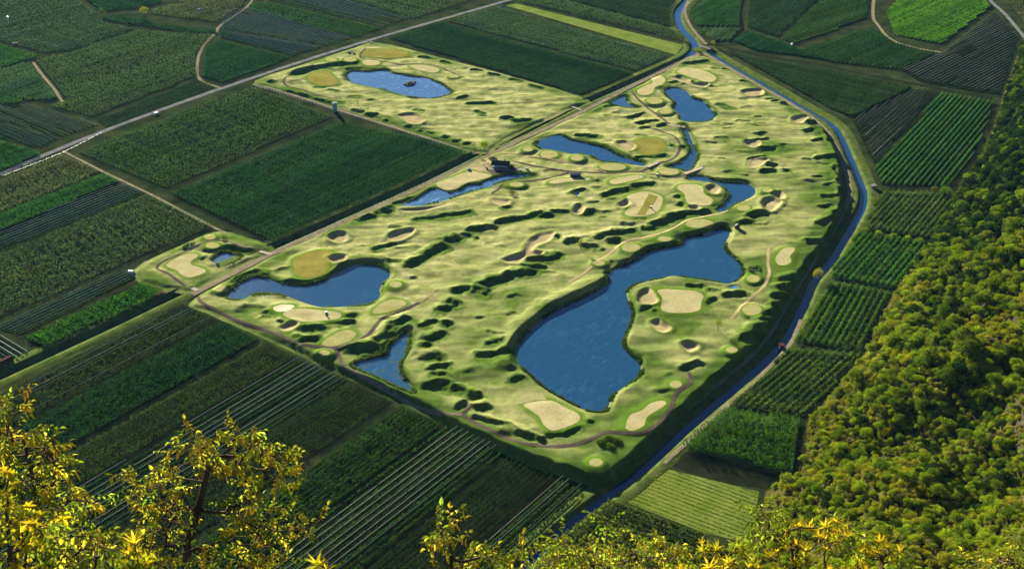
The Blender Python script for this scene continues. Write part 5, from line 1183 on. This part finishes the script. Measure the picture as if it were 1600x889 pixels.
# ------------------------------------------------------------------ single trees and bushes
def lone(name, label, px, py, h, R_, col, lv=700, sz=0.5, n=6, sq=0.95, on=True, spread=0.5, z=None, tr=0.72, group='single trees of the valley'):
    x, y = (P(px, py) if SDat(px, py) else G(px, py)) if on else G(px, py)
    o = empty(name, (x, y, HC(x, y) if z is None else z), random.uniform(0, 6)); tag(o, label, 'tree' if 'tree' in name else 'bush', group)
    s = int(px * 7 + py); link('trunk', trunk_mesh('trunk', h * tr, 0.1 + 0.014 * h, 5, s), None, o)
    link('crown', crown_mesh('crown', s, lobes_of(s, h, R_, n, sq, spread), lv, sz, TM[col]), None, o)
lone('round_tree', 'round bright green tree beside the ditch above the clubhouse', 757, 236, 10.5, 5.0, 'bright', 1500, 0.6, 8, 0.95)
lone('thin_tree', 'thin sparse tree left of the round tree above the clubhouse', 741, 238, 8.5, 2.2, 'olive', 260, 0.5, 5, 1.3)
lone('young_tree', 'conical young yellow green tree beside the mast above the large pond', 907, 389, 8.0, 2.0, 'yellow', 420, 0.5, 5, 1.7)
lone('young_tree', 'young yellow green tree on the peninsula below the dirt trail', 1122, 516, 8.5, 3.4, 'yellow', 520, 0.5, 6, 1.2)
lone('young_tree', 'small young tree on the upper fairway', 559, 164, 6.0, 2.2, 'yellow', 260, 0.5, 5, 1.1)
lone('willow_bush', 'tall pale bush overhanging the canal between the right orchards', 1278, 437, 9.0, 4.6, 'silver', 1500, 0.55, 8, 1.05, False)
lone('broad_bush', 'broad dark bush at the foot of the cliff', 1476, 304, 8.0, 6.5, 'dark', 1600, 0.7, 8, 0.8, False)
lone('small_bush', 'small tan bush left of the dark cliff bush', 1458, 300, 5.0, 3.2, 'olive', 600, 0.6, 5, 0.9, False)
lone('lone_tree', 'lone yellow tree among the far orchards at the top left', 226, 27, 13, 5.5, 'yellow', 900, 0.9, 7, 0.9, False)
lone('lone_tree', 'dark tree beside the bend of the top left field track', 160, 24, 8, 4.0, 'dark', 700, 0.8, 6, 0.9, False)
lone('canal_bush', 'dark bush on the bank of the upper canal', 1065, 64, 7, 4.2, 'dark', 700, 0.7, 6, 0.85, False)
lone('canal_bush', 'bright bush at the canal junction near the top', 1114, 73, 7, 3.2, 'yellow', 500, 0.7, 5, 0.9, False)
lone('canal_bush', 'grassy bush on the tip between the canal and the course', 1090, 82, 4, 4.5, 'mid', 700, 0.6, 6, 0.5, False)
lone('pond_bush', 'round bush beside the small pond left of the dirt trail', 1173, 425, 3.0, 2.6, 'dark', 500, 0.4, 5, 0.8)
lone('hollow_bush', 'bush in the hollow below the oval tee left of the shed', 800, 303, 4.0, 4.0, 'dark', 700, 0.5, 6, 0.7)
lone('path_bush', 'round bush on the practice hole beside the outer tee', 350, 374, 3.6, 3.0, 'dark', 500, 0.5, 5, 0.8)
for k, (a_, b_, lab) in enumerate([(941, 692, 'left'), (953, 698, 'lower'), (962, 688, 'right'), (952, 686, 'upper')]):
    lone('thicket_bush', lab + ' bush of the dark thicket at the bottom tip of the course', a_, b_, 2.6, 4.4, 'dark', 2200, 0.5, 9, 0.55, group='dark thicket bushes')
for k, (a_, b_) in enumerate([(1352, 361), (1372, 366), (1395, 370), (1418, 374), (1438, 378)]):
    lone('hedge_bush', ['leftmost', 'second', 'middle', 'fourth', 'rightmost'][k] + ' bush of the leafy hedge between the right orchards', a_, b_, 3.6, 3.4, 'bright', 600, 0.55, 6, 0.75, False, group='hedge bushes between the right orchards')
# ------------------------------------------------------------------ reeds and bank growth
def reeds(label, p, zw, n, seed, hmax=1.3, thr=0.0, out=(-0.8, 1.6)):
    r = np.random.default_rng(seed); m = len(p); i = r.integers(0, m, n); t = r.uniform(0, 1, n)[:, None]
    q = p[i] * (1 - t) + p[(i + 1) % m] * t
    tg = p[(i + 1) % m] - p[i]; tg /= np.maximum(np.hypot(tg[:, 0], tg[:, 1]), 1e-6)[:, None]
    q = q + np.stack([-tg[:, 1], tg[:, 0]], 1) * r.uniform(out[0], out[1], n)[:, None] * r.choice([-1, 1], n)[:, None]
    k = fbm(q[:, 0], q[:, 1], 22, 2) > thr; q = q[k]; n = len(q)
    z = np.maximum(HZ(q[:, 0], q[:, 1]), zw - 0.3); h = hmax * r.uniform(0.4, 1.1, n); a = r.uniform(0, 6.28, n); w = r.uniform(0.2, 0.5, n)
    lean = r.normal(0, 0.25, (n, 2))
    v = np.stack([np.column_stack([q[:, 0] - w * np.cos(a), q[:, 1] - w * np.sin(a), z - 0.1]), np.column_stack([q[:, 0] + w * np.cos(a), q[:, 1] + w * np.sin(a), z - 0.1]), np.column_stack([q[:, 0] + w * 0.7 * np.cos(a) + lean[:, 0], q[:, 1] + w * 0.7 * np.sin(a) + lean[:, 1], z + h * 0.8]), np.column_stack([q[:, 0] - w * 0.6 * np.cos(a) + lean[:, 0], q[:, 1] - w * 0.6 * np.sin(a) + lean[:, 1], z + h])], 1).reshape(-1, 3)
    if n == 0: return
    o = link('reeds', mesh_np('reeds', v, np.arange(4 * n).reshape(n, 4)), M['reed']); o['kind'] = 'stuff'; o['label'] = label
for k, (lab, m_, p, zw) in enumerate(PW):
    per = float(np.hypot(*np.diff(np.vstack([p, p[:1]]), axis=0).T).sum())
    reeds('reeds fringing the ' + lab, p, zw, int(per * (9 if 'marsh' in m_ else 8)), k, 1.7, -0.15 if 'marsh' not in m_ else -0.6)
# ------------------------------------------------------------------ the growth in front of the viewpoint
FG = {
 'cat_leaf': m_fgleaf('hornbeam_leaf', (0.09, 0.12, 0.012), (0.14, 0.165, 0.018), (0.64, 0.62, 0.04)),
 'catkin': m_fgleaf('catkin', (0.20, 0.17, 0.025), (0.30, 0.25, 0.045), (0.62, 0.52, 0.05), 0.45),
 'ash_leaf': m_fgleaf('ash_leaf', (0.15, 0.125, 0.010), (0.22, 0.18, 0.015), (0.62, 0.48, 0.015)),
 'big_leaf': m_fgleaf('broad_leaf', (0.10, 0.12, 0.008), (0.16, 0.165, 0.014), (0.60, 0.50, 0.012), 0.6),
 'lime_leaf': m_fgleaf('lime_leaf', (0.09, 0.14, 0.014), (0.14, 0.19, 0.02), (0.42, 0.50, 0.035), 0.55),
}
def leaf_into(v, f, base, d, up, L, wd, fold=0.25, curl=0.2):
    d = d.normalized(); s = d.cross(up)
    s = s.normalized() if s.length > 1e-4 else d.orthogonal().normalized(); n = s.cross(d)
    b = len(v); m1 = base + d * L * 0.38; m2 = base + d * L * 0.72 - n * curl * L * 0.3; tip = base + d * L - n * curl * L
    v += [base, m1 + s * wd / 2 + n * fold * wd, m1, m1 - s * wd / 2 + n * fold * wd, m2 + s * wd * 0.36 + n * fold * wd * 0.6, m2, m2 - s * wd * 0.36 + n * fold * wd * 0.6, tip]
    f += [[b, b + 1, b + 2], [b, b + 2, b + 3], [b + 1, b + 4, b + 5, b + 2], [b + 2, b + 5, b + 6, b + 3], [b + 4, b + 7, b + 5], [b + 5, b + 7, b + 6]]
def spray_mesh(kind, seed):
    r = random.Random(seed); v = []; f = []; mi = []; mats = []
    up = Vector((0, 0, 1))
    def add(mat):
        if mat not in mats: mats.append(mat)
        while len(mi) < len(f): mi.append(mats.index(mat))
    def tube(pts, rad, n=4):
        m = MB(); m.tube(pts, rad, n); b = len(v); v.extend(Vector(q) for q in m.v); f.extend([[b + i for i in q] for q in m.f])
    if kind in ('catkin', 'leafy', 'lime'):
        L = 0.16; tube([(0, 0, 0), (L * 0.5, 0, 0.012), (L, 0, 0.004)], [0.003, 0.0022, 0.0012]); add(M['bark'])
        for k in range(7 if kind != 'catkin' else 6):
            t = (k + 0.6) / 7; a = (1 if k % 2 else -1) * r.uniform(0.4, 1.3); b = Vector((L * t, 0, 0.01))
            leaf_into(v, f, b, Vector((math.cos(a), math.sin(a), r.uniform(-0.75, 0.25))), up, r.uniform(0.034, 0.056), r.uniform(0.017, 0.026), 0.2, r.uniform(0, 0.4))
        leaf_into(v, f, Vector((L, 0, 0)), Vector((1, r.uniform(-.3, .3), r.uniform(-.5, .5))), up, 0.06, 0.03)
        add(FG['lime_leaf'] if kind == 'lime' else FG['cat_leaf'])
        for k in range({'catkin': 6, 'leafy': 2, 'lime': 0}[kind]):
            x = L * r.uniform(0.25, 1.0); y = r.uniform(-0.03, 0.03); l = r.uniform(0.05, 0.09)
            tube([(x, y, 0.0), (x + r.uniform(-.006, .006), y, -l * 0.5), (x + r.uniform(-.01, .01), y + r.uniform(-.008, .008), -l)], [0.003, 0.0056, 0.003], 5)
        add(FG['catkin'])
    elif kind == 'ash':
        n = r.randint(8, 11)
        for k in range(n):
            a = 2 * math.pi * k / n + r.uniform(-.25, .25); e = r.uniform(0.25, 1.15)
            leaf_into(v, f, Vector((0, 0, 0)), Vector((math.cos(a) * math.cos(e), math.sin(a) * math.cos(e), math.sin(e))), up, r.uniform(0.055, 0.09), r.uniform(0.010, 0.015), 0.25, r.uniform(-0.1, 0.35))
        add(FG['ash_leaf'])
        tube([(0, 0, -0.10), (0, 0, 0.01)], [0.004, 0.002]); add(M['bark'])
    elif kind == 'big':
        for k in range(5):
            a = 2 * math.pi * k / 5 + r.uniform(-.4, .4); e = r.uniform(-0.4, 0.9)
            leaf_into(v, f, Vector((0, 0, 0)), Vector((math.cos(a) * math.cos(e), math.sin(a) * math.cos(e), math.sin(e))), up, r.uniform(0.045, 0.07), r.uniform(0.022, 0.034), 0.2, r.uniform(0, 0.4))
        add(FG['big_leaf']); tube([(0, 0, -0.07), (0, 0, 0)], [0.003, 0.0015]); add(M['bark'])
    me = bpy.data.meshes.new('leafy_twig'); me.from_pydata([tuple(q) for q in v], [], f); me.update()
    for m_ in mats: me.materials.append(m_)
    me.polygons.foreach_set('material_index', np.array(mi, dtype=np.int32)); return me
SPR = {k: [spray_mesh(k, 100 * i + s) for s in range(5)] for i, k in enumerate(('catkin', 'leafy', 'lime', 'ash', 'big'))}
def poly_pts(poly, n, r):
    p = np.array(poly, float); lo, hi = p.min(0), p.max(0); o = []
    while len(o) < n:
        q = np.stack([r.uniform(lo[0], hi[0], 200), r.uniform(lo[1], hi[1], 200)], 1); o += list(q[inside(q[:, 0], q[:, 1], p)])
    return np.array(o[:n])
def bush(name, label, d, jit, guide, regions, seed, rad=0.03, scale=1.0, cat='tree', group='leafy growth in front of the viewpoint'):
    """guide: trunk in pixels from below the frame upward; regions: (outline, count, kinds)."""
    r = np.random.default_rng(seed)
    gp = [D(a, b, d) for a, b in guide]; cx_, cy_ = unrot2(gp[0].x, gp[0].y); zg = hill_at(cx_, cy_)
    base = Vector((gp[0].x, gp[0].y, min(zg, gp[0].z - 0.3) - 0.2)); root = empty(name, base); tag(root, label, cat, group)
    chain = [base, (base + gp[0]) / 2 + Vector((0.05, 0.05, 0))] + gp
    nodes = []; par = []
    for i in range(len(chain) - 1):
        for t in np.linspace(0, 1, 6)[:-1]: nodes.append(chain[i].lerp(chain[i + 1], t)); par.append(len(nodes) - 2)
    nodes.append(chain[-1]); par.append(len(nodes) - 2); nt_ = len(nodes); tips = []
    for poly, n, kinds in regions:
        for q in poly_pts(poly, n, r):
            tips.append((D(q[0], q[1], d + jit * r.normal()), kinds[int(r.integers(0, len(kinds)))]))
    cen = gp[-1]; tips.sort(key=lambda t: min((t[0] - g_).length for g_ in gp)); leafn = []
    start = 6
    for p, kd in tips:
        arr = np.array([tuple(q) for q in nodes[start:]]); dv = np.array(p) - arr; ds = np.sqrt((dv ** 2).sum(1)); cost = ds + 0.8 * np.maximum(0, arr[:, 2] - p.z)
        j = start + int(np.argmin(cost)); a = nodes[j]; mid = a.lerp(p, 0.5) + Vector(r.normal(0, 0.05, 3)) * (p - a).length
        nodes.append(mid); par.append(j); nodes.append(p); par.append(len(nodes) - 2); leafn.append((len(nodes) - 1, kd))
    cnt = [0.0] * len(nodes)
    for i in range(len(nodes) - 1, 0, -1):
        cnt[i] += 1.0 if i >= nt_ else 0.3
        if par[i] >= 0: cnt[par[i]] += cnt[i]
    tot = max(cnt); rr = [max(0.0016, rad * math.sqrt(c / tot)) for c in cnt]
    b0 = base; m = MB(); m.tube([tuple(q - b0) for q in nodes[:nt_]], rr[:nt_], 7); m.build('trunk', M['bark'], root, True)
    m = MB()
    for i in range(nt_, len(nodes)):
        a = nodes[par[i]]; m.tube([tuple(a - b0), tuple(nodes[i] - b0)], [min(rr[i] * 1.2, rr[par[i]]), rr[i]], 4, False)
    if len(m.v): m.build('branches', M['bark'], root, True)['kind'] = 'stuff'
    for i, kd in leafn:
        dr = nodes[i] - nodes[par[i]]; a = math.atan2(dr.y, dr.x) + r.normal(0, 0.7)
        o = link('leafy_twig', SPR[kd][int(r.integers(0, 5))], None, root, nodes[i] - b0); s = scale * r.uniform(0.75, 1.25); o.scale = (s, s, s)
        o.rotation_euler = (r.normal(0, 0.3), r.normal(0, 0.35), a)
    return root
bush('catkin_tree', 'catkin bearing tree with yellow green leaves in the lower left foreground', 10.0, 0.35, [(286, 1010), (288, 900), (296, 840), (312, 785), (322, 745), (328, 715)],
     [([(300,668),(315,655),(330,672),(360,668),(395,668),(412,690),(455,702),(468,745),(450,772),(410,765),(380,745),(345,752),(300,735),(252,712),(262,690)], 105, ('catkin',)),
      ([(192,738),(240,732),(290,742),(308,775),(290,832),(235,815),(205,790)], 55, ('catkin', 'leafy')),
      ([(335,800),(385,762),(402,785),(460,798),(505,812),(475,832),(445,845),(468,872),(440,900),(300,910),(330,860),(350,825)], 95, ('catkin', 'leafy')),
      ([(225,820),(300,835),(330,880),(300,905),(200,905)], 40, ('leafy', 'catkin'))], 3, 0.045, 0.86)
bush('catkin_tree', 'catkin bearing tree at the left frame edge', 9.0, 0.4, [(60, 1010), (62, 900), (66, 830), (55, 760), (40, 700)],
     [([(-10,610),(28,612),(30,665),(8,700),(-10,700)], 26, ('catkin',)), ([(-10,690),(42,678),(45,708),(0,745),(-10,745)], 24, ('leafy', 'catkin')), ([(55,665),(70,668),(78,692),(104,722),(80,742),(62,705)], 24, ('catkin',)),
      ([(20,735),(95,745),(142,755),(146,800),(138,830),(168,850),(130,905),(40,905),(10,790)], 180, ('leafy', 'catkin'))], 4, 0.04, 0.86)
bush('broad_leaf_sapling', 'near sapling with large glowing yellow leaves in the lower left corner', 5.0, 0.2, [(20, 1000), (18, 900), (14, 840), (10, 790)],
     [([(-15,725),(15,735),(34,780),(70,800),(102,788),(98,832),(62,862),(72,905),(-15,905)], 105, ('big', 'big', 'lime'))], 5, 0.016, 0.66)
bush('lime_sapling', 'small lime green sapling at the bottom left', 5.0, 0.1, [(150, 1000), (148, 920), (150, 870)], [([(132,850),(150,832),(178,836),(182,870),(150,880)], 9, ('lime',))], 6, 0.008, 1.15)
bush('ash_sapling', 'golden ash sapling left of the catkin tree at the bottom', 5.0, 0.1, [(212, 1000), (212, 930), (214, 885)], [([(188,855),(205,848),(240,858),(238,885),(185,900)], 12, ('ash',)), ([(185,880),(240,880),(240,905),(185,905)], 8, ('ash',))], 7, 0.01, 0.85)
bush('ash_sapling', 'tiny golden ash tip at the bottom edge below the dark rows', 5.0, 0.06, [(500, 1000), (500, 930), (500, 900)], [([(486,884),(512,880),(514,900),(486,902)], 4, ('ash',))], 17, 0.006, 0.7)
bush('catkin_shrub', 'slim catkin shrub left of the canal at the bottom edge', 9.0, 0.25, [(706, 1000), (706, 900), (704, 850), (702, 812)],
     [([(690,806),(704,798),(712,830),(718,850),(700,862),(682,842)], 16, ('catkin', 'leafy')), ([(680,905),(690,870),(720,862),(770,870),(792,862),(815,848),(820,905)], 50, ('catkin', 'leafy'))], 8, 0.02)
bush('leafy_shrub', 'wide yellow green shrub along the bottom edge right of the canal', 8.0, 0.4, [(960, 1010), (960, 930), (965, 890)],
     [([(820,905),(845,878),(868,850),(882,832),(896,852),(940,860),(985,862),(1000,852),(1050,866),(1075,872),(1070,905)], 230, ('leafy', 'leafy', 'lime')), ([(936,806),(952,808),(955,832),(940,835)], 7, ('lime',)), ([(974,826),(992,820),(998,845),(978,850)], 9, ('lime',)), ([(1030,842),(1050,836),(1056,866),(1034,870)], 14, ('catkin',))], 9, 0.022, 0.75)
bush('ash_sapling', 'golden ash sapling with two leaf fans right of the wide shrub', 6.2, 0.08, [(1128, 1000), (1128, 930), (1126, 895)],
     [([(1092,848),(1122,842),(1124,862),(1094,866)], 6, ('ash',)), ([(1132,852),(1164,848),(1166,868),(1134,872)], 6, ('ash',)), ([(1060,875),(1180,872),(1190,905),(1060,905)], 22, ('ash', 'ash', 'leafy'))], 10, 0.012, 0.75)
bush('flowering_ash', 'golden flowering ash with pale flower tips at the bottom right', 6.0, 0.2, [(1250, 1010), (1248, 930), (1240, 880), (1236, 850)],
     [([(1214,826),(1240,812),(1266,822),(1290,845),(1300,905),(1190,905),(1205,860)], 30, ('ash',)), ([(1176,800),(1188,793),(1205,812),(1216,838),(1196,842),(1180,822)], 26, ('lime',)), ([(1278,822),(1300,812),(1318,800),(1332,818),(1320,850),(1296,858)], 26, ('lime', 'ash'))], 11, 0.016, 0.7)
bush('ash_sapling', 'broad golden ash sapling right of the flowering ash', 6.0, 0.12, [(1376, 1000), (1376, 930), (1380, 880)],
     [([(1366,848),(1384,832),(1404,842),(1402,860),(1370,866)], 9, ('ash',)), ([(1325,868),(1350,858),(1415,860),(1435,905),(1320,905)], 26, ('ash', 'ash', 'lime'))], 12, 0.014, 0.7)
bush('leafy_shrub', 'yellow green shrub at the bottom right corner', 9.0, 0.3, [(1560, 1010), (1560, 930), (1562, 895)],
     [([(1498,905),(1512,875),(1535,862),(1550,882),(1575,858),(1588,846),(1615,845),(1615,905)], 90, ('lime', 'leafy'))], 13, 0.016, 0.75)
# ------------------------------------------------------------------ the valley air
top = float(max(hz_[sel_hill].max() if 'sel_hill' in globals() else 0, CAM_H)) + 12
hb = MB().box((0, 0, (top - 9.5) / 2), (12040, 12040, top + 9.5)).mesh('haze'); hm = bpy.data.materials.new('haze_air'); hm.use_nodes = True
t_ = hm.node_tree; t_.nodes.clear(); pv = t_.nodes.new('ShaderNodeVolumePrincipled'); mo = t_.nodes.new('ShaderNodeOutputMaterial')
pv.inputs['Color'].default_value = (0.22, 0.55, 1.0, 1); pv.inputs['Density'].default_value = 0.000008; pv.inputs['Anisotropy'].default_value = 0.2
t_.links.new(pv.outputs[0], mo.inputs['Volume'])
ho = link('haze', hb, hm); ho['kind'] = 'stuff'; ho['label'] = 'thin blue morning haze lying over the valley'
